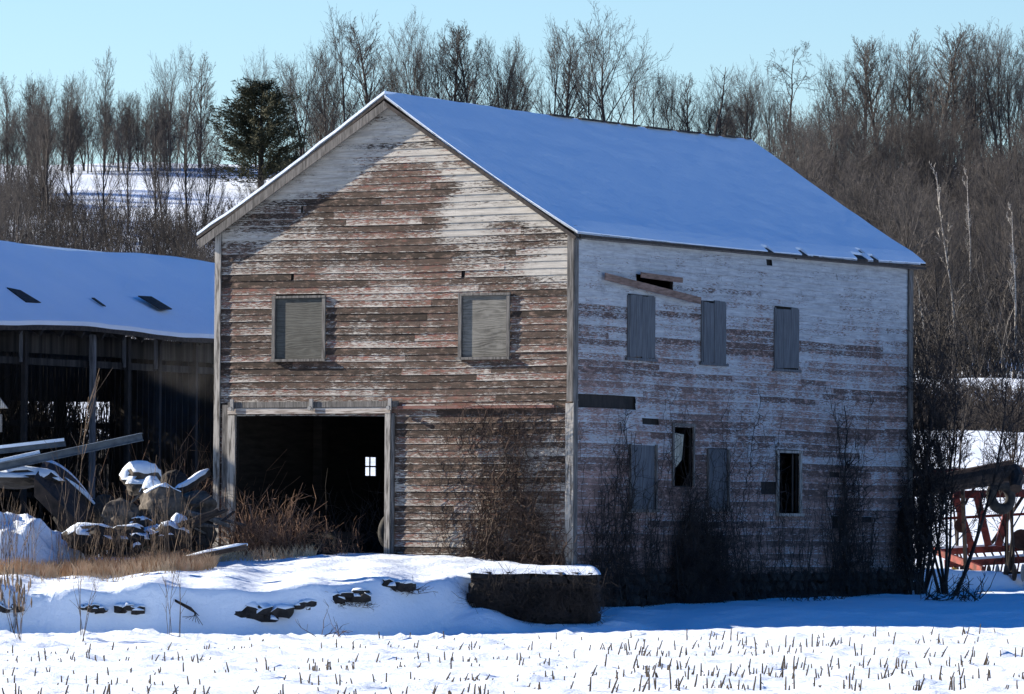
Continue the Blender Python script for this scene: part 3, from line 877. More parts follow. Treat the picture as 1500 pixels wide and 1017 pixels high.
for i, s_ in enumerate((11, 12, 13)): proto(('broad', i), s_, 13, BROAD)
for i, s_ in enumerate((21, 22, 23)): proto(('fan', i), s_, 13, FAN, trunks=2 if i else 1, spread=.18)
for i, s_ in enumerate((31, 32, 33, 34)): proto(('slim', i), s_, 13, SLIM)
proto(('curly', 0), 43, 12, CURLY)
for i, s_ in enumerate((51, 52)): proto(('birch', i), s_, 10, dict(SLIM, n=(6, 4, 3, 1), ratio=(.20, .5, .5, .5), ang=(32, 35, 35, 35), start=(.4, .2, .1, .1), r0=.0075, wob=(.07, .2, .25, .3, .3)), 'birch', 'birch')
NT = [0]
def plant_tree(kind, idx, x, y, H, rot, label, group=None, name='bare_tree', sxy=None, cat='tree'):
    key = (kind, idx % len([k for k in PROTO if k[0] == kind]))
    H0, a, b, tm, cm, cache = PROTO[key]
    z = gz(x, y) - .15
    root = empty(name, (x, y, z), label, cat, group)
    if not cache:
        for mb_, nm, mt in ((a, 'trunk', tm), (b, 'crown', cm)):
            me = bpy.data.meshes.new(nm); me.from_pydata(mb_.v, [], mb_.f); me.materials.append(M[mt])
            me.polygons.foreach_set('use_smooth', [True] * len(me.polygons)); me.update()
            cache.append((nm, me))
    for nm, me in cache:
        c = bpy.data.objects.new(nm, me); COL.objects.link(c); c.parent = root
    k = H / H0; kx = (sxy or 1) * k
    root.scale = (kx, kx, k); root.rotation_euler = (0, 0, rot)
    NT[0] += 1
    return root
r = random.Random(101)
def at_px(px, Y): return ((px - 750) / F * Y)
# ridge trees: px, top py, distance, kind, variant, width factor, label
ridge = [
 (8, 104, 452, 'slim', 0, 1.1, 'bare slim tree at the far left edge of the ridge line'),
 (38, 104, 456, 'fan', 1, .8, 'bare twiggy tree with a dark stem near the left edge of the ridge'),
 (48, 112, 450, 'slim', 2, 1.2, None), (62, 100, 459, 'broad', 1, .7, None), (88, 108, 455, 'slim', 0, 1.1, None),
 (104, 104, 452, 'fan', 2, .7, None), (126, 98, 450, 'broad', 2, .6, 'bare tree with a leaning stem standing left of the tall thin one'),
 (150, 66, 450, 'slim', 3, .8, 'tallest thin bare tree alone above the snowy slope at left'),
 (178, 128, 458, 'fan', 0, .7, None), (200, 128, 452, 'fan', 1, .8, None), (222, 118, 456, 'broad', 0, .7, None),
 (247, 62, 450, 'fan', 0, .7, 'tall bare tree, left one of the high pair left of the evergreen'),
 (268, 58, 452, 'broad', 1, .7, 'tall bare tree, right one of the high pair left of the evergreen'),
 (290, 74, 458, 'slim', 3, 1.2, None), (236, 110, 460, 'fan', 2, .7, None),
 (372, 66, 455, 'fan', 0, .8, 'bare fan-shaped tree rising behind the dark evergreen'),
 (440, 60, 446, 'fan', 1, 1.0, 'bare spreading tree whose limbs lean left beside the barn gable'),
 (482, 52, 450, 'fan', 2, .8, None), (505, 0, 448, 'fan', 0, .9, 'tall bare tree cut by the top edge left of the barn peak'),
 (545, 22, 452, 'slim', 0, 1.5, 'bare tree with a straight stem directly behind the barn peak'),
 (590, 50, 455, 'fan', 1, .8, None), (608, 5, 450, 'fan', 2, .9, 'tall bare tree just right of the barn peak'),
 (640, 30, 452, 'fan', 0, .9, None), (665, 36, 455, 'slim', 1, 1.4, None), (692, 26, 450, 'slim', 2, 1.3, 'bare tree with dark forked stem over the left part of the ridge'),
 (735, 44, 452, 'fan', 1, .9, 'bare vase-shaped tree over the middle of the barn roof'), (752, 52, 456, 'fan', 2, .8, None),
 (806, 20, 452, 'fan', 0, .8, 'bare tree of thin ascending limbs left of the big maple'), (830, 30, 455, 'slim', 3, 1.3, None),
 (888, -2, 448, 'broad', 0, 1.15, 'largest round-crowned bare tree above the barn roof'), (868, 30, 455, 'broad', 1, .8, None),
 (925, 60, 456, 'broad', 2, .8, None), (962, 88, 452, 'broad', 1, .8, None), (985, 96, 455, 'fan', 1, .8, None), (1008, 108, 450, 'slim', 0, 1.4, None),
 (1052, 92, 450, 'broad', 2, .9, 'bare rounded tree beside the leaning trunk above the far roof end'), (1092, 82, 452, 'broad', 0, .9, None),
 (1130, 92, 455, 'fan', 2, .8, None), (1158, 55, 446, 'curly', 0, 1.0, 'bare tree with twisted crown on a clean trunk right of the roof'),
 (1215, 92, 450, 'broad', 1, .9, None), (1236, 62, 440, 'fan', 0, .9, 'bare dense tree at the left end of the right-hand wood'),
 (1262, 56, 445, 'slim', 1, 1.4, None), (1288, 50, 440, 'slim', 2, 1.3, None), (1306, 46, 446, 'fan', 1, .7, None), (1330, 40, 440, 'slim', 3, 1.3, None),
 (1352, 56, 440, 'fan', 2, .8, None), (1372, 34, 436, 'slim', 0, 1.4, None), (1392, 42, 446, 'slim', 1, 1.4, None), (1418, 24, 436, 'broad', 0, .9, 'tallest round-topped bare tree near the right edge'),
 (1444, 36, 442, 'broad', 1, .8, None), (1466, 24, 438, 'fan', 1, .9, None), (1488, 34, 440, 'fan', 2, 1.0, 'bare tree cut by the right edge of the picture'), (1508, 36, 445, 'broad', 2, .9, None)]
for (px, ty, Y, kd, ix, wf_, lab) in ridge:
    x = at_px(px, Y)
    top = P(px, ty, Y).z
    g = gz(x, Y)
    H = top - g + .15
    grp = 'bare trees along the ridge line'
    if lab is None:
        lab = ('bare tree in the line on the ridge left of the evergreen' if px < 430 else
               'bare tree on the ridge showing above the barn roof' if px < 1020 else 'bare tree standing high in the wood right of the roof')
    plant_tree(kd, ix, x, Y, H, r.uniform(0, 6.28), lab, grp, sxy=wf_)
# filler trees in the ridge line and the right wood
for k in range(75):
    px = r.uniform(0, 1500) if k > 30 else r.uniform(0, 310); Y = r.uniform(450, 478)
    if 300 < px < 450: continue
    x = at_px(px, Y); top = P(px, r.uniform(125, 195) if px < 400 else r.uniform(100, 175), Y).z
    plant_tree(r.choice(['slim', 'fan', 'slim']), r.randint(0, 3), x, Y, max(5, top - gz(x, Y)), r.uniform(0, 6.28),
               'small bare tree filling a gap in the ridge line', 'small bare trees along the ridge line', sxy=r.uniform(.9, 1.4))
for k in range(105):
    Y = r.choice([r.uniform(262, 320), r.uniform(300, 430), r.uniform(340, 440)]); px = r.uniform(1120, 1530) if Y > 330 else r.uniform(1280, 1540)
    x = at_px(px, Y); g = gz(x, Y); H = r.uniform(6.5, 10.5)
    if (top_py := 775 - (g + H - CAMZ) / Y * F) < 130: H *= .75
    plant_tree(r.choice(['slim', 'slim', 'fan', 'broad']), r.randint(0, 3), x, Y, H, r.uniform(0, 6.28),
               'bare tree in the dense wood on the hillside right of the barn', 'bare trees in the hillside wood', sxy=r.uniform(.8, 1.3))
for (px, by, ty, kd, ix, lab) in ((104, 335, 118, 'slim', 0, 'slim dark tree standing lower on the snowy slope, leftmost of its row'), (150, 350, 140, 'slim', 2, 'slim dark tree in front of the middle of the snow patch'), (186, 345, 150, 'fan', 0, 'forked dark tree in front of the snow patch'),
        (226, 340, 120, 'slim', 3, 'slim dark tree at the right part of the snow patch'), (240, 352, 165, 'fan', 2, 'fan-shaped dark tree at the right part of the snow patch'), (272, 345, 130, 'slim', 1, 'slim dark tree near the right end of the snow patch'), (298, 350, 175, 'fan', 1, 'leaning dark tree beside the evergreen'), (68, 330, 130, 'slim', 1, 'slim dark tree just left of the snow patch')):
    d_ = ray(px, by); Y = hit(px, by).y; x = at_px(px, Y)
    plant_tree(kd, ix, x, Y, P(px, ty, Y).z - gz(x, Y), ix * 1.3, lab, 'trees standing on the left slope', sxy=.75)
for k in range(48):
    if k < 20: px = r.uniform(-30, 66); Y = r.uniform(330, 430); hh = r.uniform(4, 8)
    else: px = r.uniform(60, 310); Y = r.uniform(300, 335); hh = r.uniform(2.2, 3.6)
    x = at_px(px, Y); 
    plant_tree(r.choice(['slim', 'fan']), r.randint(0, 3), x, Y, hh, r.uniform(0, 6.28),
               'young bare tree among the brush below the snowy slope', 'young bare trees on the left slope', sxy=r.uniform(.9, 1.3))
for (px, base, top, Y, ix, lab) in ((1402, 505, 232, 268, 0, 'white birch with a long pale stem on the hillside right of the barn'), (1418, 420, 240, 300, 1, 'thin pale birch close behind the tall birch'),
                              (1484, 540, 290, 262, 1, 'pale birch near the right edge of the wood'), (1232, 300, 228, 400, 0, 'pale crooked young birch over the roof slope'),
                              (1262, 330, 245, 380, 1, 'pale branching birch lowest along the roof edge'), (1360, 520, 400, 262, 0, 'short pale birch near the barn corner'), (1340, 560, 430, 262, 1, 'pale sapling just behind the far barn corner')):
    x = at_px(px, Y); H = max(4, P(px, top, Y).z - gz(x, Y))
    plant_tree('birch', ix, x, Y, H, 1.0 + ix, lab, 'birches on the hillside', name='birch_tree')
# leaning dead trunk
x = at_px(1050, 446); g = gz(x, 446)
mb = MB(); mb.tube([Vector((x - .6, 446, g)), Vector((x - .1, 446, g + 4)), P(1058, 150, 446), P(1063, 98, 446)], [.13, .11, .07, .02], 6)
for k in range(7):
    a = P(1052 + k, 200 - k * 14, 446); mb.tube([a, a + Vector((r.uniform(-1, 1), 0, r.uniform(.2, .8)))], [.05, .02], 3)
for k in range(14):
    a = P(1055 + k * .5, 190 - k * 6, 446); mb.tube([a, a + Vector((r.uniform(-.8, .8), 0, r.uniform(.3, .9)))], [.03, .01], 3)
tag(mb.build('dead_tree', 'bark', origin=(x, 446, g)), 'dead bare pole of a tree leaning right above the roof end', 'tree')
# evergreen
def cedar(px, base_py, top_py, Y, label, wpx, seed):
    rr_ = random.Random(seed)
    x = at_px(px, Y); g = gz(x, Y); H = P(px, top_py, Y).z - g; R0 = wpx / F * Y / 2
    root = empty('evergreen_tree', (x, Y, g), label, 'tree')
    mb = MB(); mb.tube([Vector((x, Y, g - .2)), Vector((x, Y, g + H * .5)), Vector((x, Y, g + H * .95))], [.28, .18, .03], 7)
    mb.build('trunk', 'bark', root)
    mb = MB(); nbr = 210
    for k in range(nbr):
        t = (k + rr_.random()) / nbr
        z = g + H * (.06 + .92 * t)
        prof = (math.sin(math.pi * min(1, (t * .62 + .38))) ** .55)
        L = R0 * prof * rr_.uniform(.62, 1.22)
        a = rr_.uniform(0, 6.28); up = rr_.uniform(-.1, .8)
        dr = Vector((math.cos(a), math.sin(a), up)).normalized()
        p0 = Vector((x, Y, z)); p1 = p0 + dr * L
        mb.tube([p0, p1], [.04, .01], 3, cap=False)
        m = int(26 + L * 24)
        for q in range(m):
            f = rr_.uniform(.25, 1.02)
            c = p0.lerp(p1, f) + rnd_unit(rr_) * rr_.uniform(.05, .6) * (1.1 - .4 * f)
            e1 = (dr + rnd_unit(rr_) * .8).normalized() * rr_.uniform(.10, .24)
            e2 = e1.cross(rnd_unit(rr_)).normalized() * rr_.uniform(.02, .045)
            mb.quad(c - e1 - e2, c + e1 - e2 * .3, c + e1 + e2 * .3, c - e1 + e2)
    mb.build('crown', 'needles', root)
cedar(380, 300, 122, 425, 'dark dense evergreen tree left of the barn roof', 165, 5)
# ------------------------------------------------------------------ brush masses (uncountable)
def clump_arrays(seed, n, H, R, rad, sides=3):
    rr_ = random.Random(seed); mb = MB()
    for k in range(n):
        p = Vector((rr_.uniform(-R, R), rr_.uniform(-R, R), -.2)); d = (Z_ + Vector((rr_.uniform(-.35, .35), rr_.uniform(-.35, .35), 0))).normalized()
        L = H * rr_.uniform(.45, 1)
        m = p + d * L * .5; q = m + (d + rnd_unit(rr_) * .25).normalized() * L * .5
        mb.tube([p, m, q], [rad, rad * .75, rad * .35], sides, cap=False)
        for j in range(5):
            t = rr_.uniform(.3, 1); s_ = p.lerp(q, t); e = s_ + (d + rnd_unit(rr_) * .8).normalized() * L * rr_.uniform(.12, .3)
            mb.tube([s_, e], [rad * .55, rad * .3], sides, cap=False)
    v = np.array(mb.v); f = np.array(mb.f)
    return v, f
def brush(name, mat, label, spots, seed, n=26, H=3.0, R=1.5, rad=.02, cat='brush'):
    tpl = [clump_arrays(seed + i, n, H, R, rad) for i in range(5)]
    VV = []; FF = []; off = 0; rr_ = random.Random(seed)
    for (x, y, s_) in spots:
        v, f = tpl[rr_.randint(0, 4)]
        a = rr_.uniform(0, 6.28); c_, s2 = math.cos(a), math.sin(a)
        w = np.empty_like(v); w[:, 0] = (v[:, 0] * c_ - v[:, 1] * s2) + x; w[:, 1] = (v[:, 0] * s2 + v[:, 1] * c_) + y
        w[:, 2] = v[:, 2] * s_ + gz(x, y)
        VV.append(w); FF.append(f + off); off += len(v)
    o = mesh_np(name, np.concatenate(VV), np.concatenate(FF), mat, smooth=False)
    return tag(o, label, cat, kind='stuff')
sp = []
for k in range(520):
    Y = r.uniform(256, 445); px = r.uniform(1090, 1530)
    py = 775 - (gz(at_px(px, Y), Y) - CAMZ) / Y * F
    if px < 1330 and py > (px - 1100) * .75 + 260: continue
    sp.append((at_px(px, Y), Y, r.uniform(.7, 1.35)))
brush('brush_on_hillside', 'brush', 'tangled brown winter brush covering the hillside right of the barn', sp, 301, n=26, rad=.028, H=3.4)
sp = []
for k in range(420):
    Y = r.uniform(256, 420); px = r.uniform(1100, 1530)
    py = 775 - (gz(at_px(px, Y), Y) - CAMZ) / Y * F
    if px < 1330 and py > (px - 1100) * .75 + 240: continue
    sp.append((at_px(px, Y), Y, r.uniform(.7, 1.3)))
brush('pale_saplings', 'palestem', 'thin pale saplings scattered through the dark brush on the hillside', sp, 311, n=3, H=4.2, R=1.8, rad=.028)
sp = []
for k in range(520):
    px = r.uniform(-20, 460); Y = r.uniform(270, 440)
    x = at_px(px, Y); py = 775 - (gz(x, Y) - CAMZ) / Y * F
    lim = 345 if 110 < px < 300 else 300
    edge = 288 if px < 70 else 300 if px > 305 else 322
    if py < edge: continue
    sp.append((x, Y, r.uniform(.7, 1.1)))
brush('brush_on_slope', 'brush', 'grey brown brush below the snowy slope behind the shed', sp, 302, n=26)
sp = []
for k in range(90):
    px = r.uniform(430, 1120); Y = r.uniform(440, 470); sp.append((at_px(px, Y), Y, r.uniform(.7, 1.1)))
brush('brush_behind_roof', 'brush', 'low brush on the ridge behind the barn roof', sp, 303)
sp = []
for k in range(90):
    px = r.uniform(1300, 1530); Y = r.uniform(205, 232); sp.append((at_px(px, Y), Y, r.uniform(.25, .42)))
brush('dark_brush_row', 'darkbrush', 'dark brush row crossing the snow right of the barn', sp, 304, n=34, R=1.8)
sp = []
for k in range(150):
    px = r.uniform(-40, 420); Y = r.uniform(128, 175); sp.append((at_px(px, Y), Y, r.uniform(.5, 1.0)))
for k in range(420):
    s2 = r.uniform(-6, 20); q_ = r.uniform(7.2, 11.5)
    sp.append((-6.43 - .5 * s2 - .866 * q_, 116 - .866 * s2 + .5 * q_, r.uniform(1.6, 2.4)))
brush('brush_behind_shed', 'brush', 'brown brush standing behind the open shed', sp, 305, n=26, rad=.017)
# ------------------------------------------------------------------ open shed
SB = P(312, 492, 116.0); 
EZ = SB.z
sd = SD
def on_line(px, py, p0, d):
    """point of the vertical plane through p0 along d"""
    n = Vector((d.y, -d.x, 0)); return PP(px, py, p0, n)
SA = on_line(0, 472, SB, sd)
slope_e = (SA.z - SB.z) / (SA - SB).length
def eave(s_): p = SB - sd * s_; p.z = SB.z + slope_e * s_; return p     # s>0 towards camera/left
RUN = 3.3
rn_ = Vector((-sd.y, sd.x, 0))
RB0 = SB + rn_ * RUN
rb1 = on_line(312, 389, RB0, sd); ra1 = on_line(0, 358, RB0, sd)
def ridge_s(s_):
    L = (ra1 - rb1).length; t = s_ / L
    p = RB0 - sd * s_; q = on_line(312, 389, RB0, sd); s0 = (RB0 - q).dot(sd)
    zz = rb1.z + (ra1.z - rb1.z) * (s_ - s0) / L
    p.z = zz
    return p
print('shed', SA, SB, rb1, ra1)
shed = empty('open_shed', (eave(3).x, eave(3).y, gz(eave(3).x, eave(3).y)), 'long open-fronted shed with snow on its roof left of the barn', 'shed')
S0, S1 = -5.2, 13.5
def shed_sheet(h0, th, nm, mat, par, holes=()):
    nu, nv = 66, 18
    V = []
    for lay in (0, -th):
        for j in range(nv + 1):
            for i in range(nu + 1):
                s_ = S0 + (S1 - S0) * i / nu; t = j / nv
                p = ridge_s(s_).lerp(eave(s_), t)
                z = p.z + h0 + lay + (-.05 * math.sin(math.pi * t))
                if nm == 'snow_cover': z += .02 * mnoise.noise(Vector((i * .3, j * .3, 2)))
                z -= .05 * math.sin((s_ + 1) * .8) * 1
                V.append((p.x, p.y, z))
    K = (nu + 1) * (nv + 1); Fc = []
    keep = {(i, j) for i in range(nu) for j in range(nv) if (i, j) not in holes}
    for (i, j) in keep:
        a = j * (nu + 1) + i; b = a + 1; c = a + nu + 2; d = a + nu + 1
        Fc.append((a, b, c, d)); Fc.append((K + d, K + c, K + b, K + a))
        for nb, e in (((i - 1, j), (d, a)), ((i + 1, j), (b, c)), ((i, j - 1), (a, b)), ((i, j + 1), (c, d))):
            if nb not in keep: Fc.append((e[1], e[0], e[0] + K, e[1] + K))
    mb = MB(); mb.v = V; mb.f = Fc
    return mb.build(nm, mat, par)
sdeck = shed_sheet(-.03, .09, 'roof', 'roofing', shed)
hol = set()
shed_sheet(.07, .09, 'snow_cover', 'roofsnow', sdeck)
# bare patches on the snow: dark sheet-metal strips standing proud of the snow
def roofpt(px, py, lift=.10):
    a, b, c = ridge_s(0), eave(0), eave(8)
    n = (b - a).cross(c - a).normalized()
    if n.z < 0: n = -n
    return PP(px, py, a, n) + Z_ * lift
for quad in (((202, 440), (222, 441), (252, 459), (236, 460)), ((10, 428), (30, 432), (60, 450), (38, 449)), ((134, 443), (138, 443), (155, 455), (150, 454))):
    mb = MB(); mb.prism([roofpt(a, b) for a, b in quad], Z_ * -.02)
    mb.build('bare_roof_patch', 'roofing', sdeck)
# rear slope
mb = MB(); 
a, b = ridge_s(S0), ridge_s(S1); c, d = b + rn_ * 3.2 - Z_ * 1.9, a + rn_ * 3.2 - Z_ * 1.9
mb.prism([a, b, c, d], Z_ * -.09); mb.build('rear_roof', 'roofing', sdeck)
mb = MB(); mb.prism([a + Z_ * .06, b + Z_ * .06, c + Z_ * .08, d + Z_ * .08], Z_ * -.07); mb.build('snow_cover', 'roofsnow', sdeck)
def post(nm, p, w, z0, z1, mat):
    mb = MB(); mb.box(Vector((p.x, p.y, (z0 + z1) / 2)), sd * w / 2, rn_ * w / 2, Z_ * (z1 - z0) / 2); return mb.build(nm, mat, shed)
M['postgrey'] = simple('blue_grey_post', (.07, .073, .08), (.15, .155, .165), (6, 6, 1), 3)
def s_at(px):
    p = on_line(px, 600, SB, sd); return (SB - p).dot(sd)
for px, w, mt in ((150, .10, 'postgrey'), (201, .10, 'dark'), (247, .08, 'dark'), (50, .10, 'dark'), (-40, .10, 'postgrey'), (300, .09, 'dark')):
    p = eave(s_at(px)) + rn_ * .25
    post('post', p, w, gz(p.x, p.y) - .1, eave(s_at(px)).z - .12, mt)
# header boards under the eave
mb = MB()
hz0 = -.72
a, b = eave(S0) + rn_ * .42 + Z_ * -.62, eave(S1) + rn_ * .42 + Z_ * -.62
mb.bar(eave(S0) + rn_ * .36 - Z_ * .74, eave(S1) + rn_ * .36 - Z_ * .74, .06, .14)
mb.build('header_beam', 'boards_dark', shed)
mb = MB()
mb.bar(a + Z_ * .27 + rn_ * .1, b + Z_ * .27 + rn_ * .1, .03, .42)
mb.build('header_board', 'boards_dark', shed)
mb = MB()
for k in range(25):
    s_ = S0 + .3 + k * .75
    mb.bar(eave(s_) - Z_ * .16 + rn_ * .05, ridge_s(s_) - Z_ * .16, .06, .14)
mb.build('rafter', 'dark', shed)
for px in (50, 152, 201, 247):
    p = eave(s_at(px)) + rn_ * .3
    mb = MB(); mb.box(p - Z_ * .45, sd * .07, rn_ * .04, Z_ * .32); mb.build('short_strut', 'postgrey', shed)
# rear wall of gapped boards
mb = MB(); rr_ = random.Random(66)
back = rn_ * 6.2
for k in range(120):
    s_ = S0 + k * .155
    opn = rr_.random() < .06 or mnoise.noise(Vector((s_ * .8, 3, 1))) > -.02
    p = eave(s_) + back; g = gz(p.x, p.y)
    z1 = eave(s_).z - .1; z0 = g + 3.75 if (opn or rr_.random() < .7) else g - .1 + (rr_.random() < .3) * rr_.uniform(.5, 2.0)
    mb.box(Vector((p.x, p.y, (z0 + z1) / 2)), sd * .074, rn_ * .015, Z_ * (z1 - z0) / 2)
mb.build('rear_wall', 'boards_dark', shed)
mb = MB()
for zz in (1.9, 2.7, 3.5): mb.bar(eave(S0) + back * .98 - Z_ * (EZ - .8 - zz), eave(S1) + back * .98 - Z_ * (EZ - .8 - zz), .08, .12)
mb.build('girt', 'dark', shed)
# end wall (far right, behind the barn)
mb = MB()
for k in range(40):
    p = eave(S0) + rn_ * (.1 + k * .155); z0 = gz(p.x, p.y) - .1; z1 = EZ + .1
    mb.box(Vector((p.x, p.y, (z0 + z1) / 2)), rn_ * .07, sd * .015, Z_ * (z1 - z0) / 2)
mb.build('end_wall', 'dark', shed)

# ------------------------------------------------------------------ thin smoke between shed and barn
ms = bpy.data.materials.new('smoke'); ms.use_nodes = True; nt = ms.node_tree; nt.nodes.remove(nt.nodes['Principled BSDF'])
pv = nd(nt, 'ShaderNodeVolumePrincipled'); pv.inputs['Color'].default_value = (.85, .87, .9, 1); pv.inputs['Anisotropy'].default_value = .2
tcs = nd(nt, 'ShaderNodeTexCoord'); ln = nd(nt, 'ShaderNodeVectorMath', operation='LENGTH')
mps = nd(nt, 'ShaderNodeMapping'); mps.inputs['Scale'].default_value = (1, 1, 1); nt.links.new(tcs.outputs['Object'], mps.inputs[0]); nt.links.new(mps.outputs[0], ln.inputs[0])
nz_ = noise(nt, tcs.outputs['Object'], 1.8, 3, .6, .8)
fall = math_(nt, 'SUBTRACT', 1.0, ln.outputs['Value'], clamp=True)
dn = math_(nt, 'MULTIPLY', math_(nt, 'MULTIPLY', math_(nt, 'SUBTRACT', nz_, .36, clamp=True), math_(nt, 'MULTIPLY', fall, fall)), .32)
nt.links.new(dn, pv.inputs['Density']); nt.links.new(pv.outputs[0], nt.nodes['Material Output'].inputs['Volume'])
M['smoke'] = ms
cs = P(268, 575, 106.0)
bm = bmesh.new(); bmesh.ops.create_icosphere(bm, subdivisions=3, radius=1.0); me = bpy.data.meshes.new('smoke'); bm.to_mesh(me); bm.free(); me.materials.append(ms)
o = bpy.data.objects.new('smoke', me); COL.objects.link(o); o.location = cs; o.scale = (1.5, 1.2, 2.1); o.rotation_euler = (0, .25, 0)
tag(o, 'thin pale smoke drifting between the shed and the barn corner', 'smoke', kind='stuff')
# ------------------------------------------------------------------ things with snow caps
def finish_rock(o_name, label, cat, c, sx, sy, sz, seed, mat, cap=True, group=None, jag=.22, sub=3, capth=.03, caplim=.55, tilt=0):
    mb = MB(); R_ = Matrix.Rotation(tilt, 3, 'Y') @ Matrix.Rotation(random.Random(seed).uniform(-.3, .3), 3, 'Z')
    rock_mesh(mb, c, sx, sy, sz, seed, sub, jag, R_, 1.3)
    o = mb.build(o_name, mat, origin=c, smooth=False)
    tag(o, label, cat, group)
    if cap: snow_cap(o, capth, caplim)
    return o
def snow_cap(o, th=.03, lim=.55):
    me = o.data; mb = MB(); base = Vector(o['_o'])
    idx = {}
    fs = [p for p in me.polygons if p.normal.z > lim]
    if not fs: return
    from collections import Counter
    ec = Counter()
    for p in fs:
        vs = list(p.vertices)
        for a, b in zip(vs, vs[1:] + vs[:1]): ec[tuple(sorted((a, b)))] += 1
    rim = {v for e, c in ec.items() if c == 1 for v in e}
    for p in fs:
        for v in p.vertices:
            if v not in idx:
                co = me.vertices[v].co; nrm = me.vertices[v].normal
                idx[v] = len(mb.v)
                k = .3 if v in rim else 1.0
                mb.v.append(tuple(base + co + nrm * th * .3 * k + Z_ * th * k + nrm * .004))
        mb.f.append(tuple(idx[v] for v in p.vertices))
    # skirt
    for p in fs:
        vs = list(p.vertices)
        for a, b in zip(vs, vs[1:] + vs[:1]):
            if ec[tuple(sorted((a, b)))] == 1:
                n = len(mb.v)
                mb.v.append(tuple(base + me.vertices[a].co - me.vertices[a].normal * .01)); mb.v.append(tuple(base + me.vertices[b].co - me.vertices[b].normal * .01))
                mb.f.append((idx[b], idx[a], n, n + 1))
    mb.build('snow_cap', 'snow', o, smooth=True)
def sz_(px, Y): return px / F * Y
# debris pile left of the barn
def rockpx(px, py, w, h, Y, label, mat='stone_tan', cap=True, seed=1, dep=.8, **k):
    c = P(px, py, Y)
    return finish_rock('boulder', label, 'boulder', c, sz_(w, Y) / 2 / .86, sz_(w, Y) / 2 * dep, sz_(h, Y) / 2 / .86, seed, mat, cap, **k)
rockpx(207, 704, 52, 36, 101.2, 'rounded boulder under a thick white snow cap on the heap', seed=4, capth=.06, caplim=.15)
rockpx(176, 756, 46, 36, 99.6, 'tan rounded boulder at the left front of the heap', seed=5, cap=False)
rockpx(238, 746, 62, 52, 99.9, 'largest tan boulder in the middle of the heap', seed=6, capth=.04, caplim=.75)
rockpx(222, 722, 26, 34, 100.3, 'upright narrow boulder with a snowy tip behind the largest one', seed=7, capth=.04, caplim=.3)
rockpx(283, 738, 56, 30, 100.6, 'flat grey boulder near the barn corner', seed=8, cap=False)
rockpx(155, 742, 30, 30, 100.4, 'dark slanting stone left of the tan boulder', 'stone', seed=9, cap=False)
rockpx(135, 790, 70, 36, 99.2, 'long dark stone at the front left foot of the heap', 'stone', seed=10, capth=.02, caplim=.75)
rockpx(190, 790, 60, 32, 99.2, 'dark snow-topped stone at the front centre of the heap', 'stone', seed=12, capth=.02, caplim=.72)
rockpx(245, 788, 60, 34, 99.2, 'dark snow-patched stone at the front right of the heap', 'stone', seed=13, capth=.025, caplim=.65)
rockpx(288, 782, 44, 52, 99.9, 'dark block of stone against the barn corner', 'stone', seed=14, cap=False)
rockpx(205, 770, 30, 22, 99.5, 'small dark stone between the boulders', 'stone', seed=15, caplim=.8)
rockpx(262, 775, 24, 30, 99.4, 'small stone wrapped in snow below the flat boulder', 'stone', seed=16, capth=.04, caplim=.3)
# dark stones filling behind
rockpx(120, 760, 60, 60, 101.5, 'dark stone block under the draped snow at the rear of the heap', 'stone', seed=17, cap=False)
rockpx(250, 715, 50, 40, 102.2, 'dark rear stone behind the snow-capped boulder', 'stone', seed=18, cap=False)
# log with snow leaning at the barn
def log(pa_, pb_, Ya, Yb, rpx, label, mat='bark', cap=True, name='log'):
    a, b = P(*pa_, Ya), P(*pb_, Yb); rad = rpx / F * Ya
    pts = [a.lerp(b, t / 6) + rnd_unit(r) * rad * .15 for t in range(7)]
    mb = MB(); mb.tube(pts, [rad * (1 - .15 * t / 6) for t in range(7)], 9)
    o = mb.build(name, mat, origin=a); tag(o, label, name.replace('_', ' '))
    if cap:
        mb = MB(); mb.tube([p + Z_ * rad * .55 for p in pts], [rad * .8 * (1 if 0 < i < 6 else .5) for i in range(7)], 8)
        mb.build('snow_cap', 'snow', o, smooth=True)
    return o
log((256, 724), (304, 692), 100.6, 101.5, 7, 'snow-covered log leaning towards the barn corner')
log((268, 820), (362, 800), 98.6, 98.3, 5, 'snow-covered plank-like log lying below the door jamb')
log((262, 770), (318, 748), 99.0, 99.4, 4, 'thin pale log on the stones by the door', cap=False)
rq = random.Random(321)
for k in range(16):
    xa = rq.uniform(100, 290); ya = rq.uniform(745, 800); L_ = rq.uniform(25, 80); an = rq.uniform(-.7, .5)
    Ya = rq.uniform(99.3, 100.4)
    a = P(xa, ya, Ya); b = P(xa + L_ * math.cos(an), ya + L_ * math.sin(an), Ya + rq.uniform(-.5, .4))
    mb = MB(); w_ = rq.uniform(.05, .12)
    if k % 3: mb.bar(a, b, w_, .03)
    else: mb.tube([a, a.lerp(b, .5) + Z_ * .03, b], [w_ * .5, w_ * .45, w_ * .3], 6)
    nm_ = 'plank' if k % 3 else 'broken_branch'
    tag(mb.build(nm_, 'grey_trim' if k % 2 else 'bark', origin=a), 'weathered broken ' + ('plank' if k % 3 else 'branch') + ' lying across the stone heap', nm_.replace('_', ' '), 'planks in the stone heap' if k % 3 else 'branches in the stone heap')
for k in range(14):
    px_ = rq.uniform(110, 300); py_ = rq.uniform(772, 806)
    c = P(px_, py_, rq.uniform(98.9, 99.4))
    finish_rock('small_stone', 'small dark stone low in the front of the stone heap', 'stone', c, rq.uniform(.08, .16), .12, rq.uniform(.06, .11), 900 + k, 'stone', k % 3 == 0, 'small stones in the heap', sub=2, capth=.02, caplim=.6)
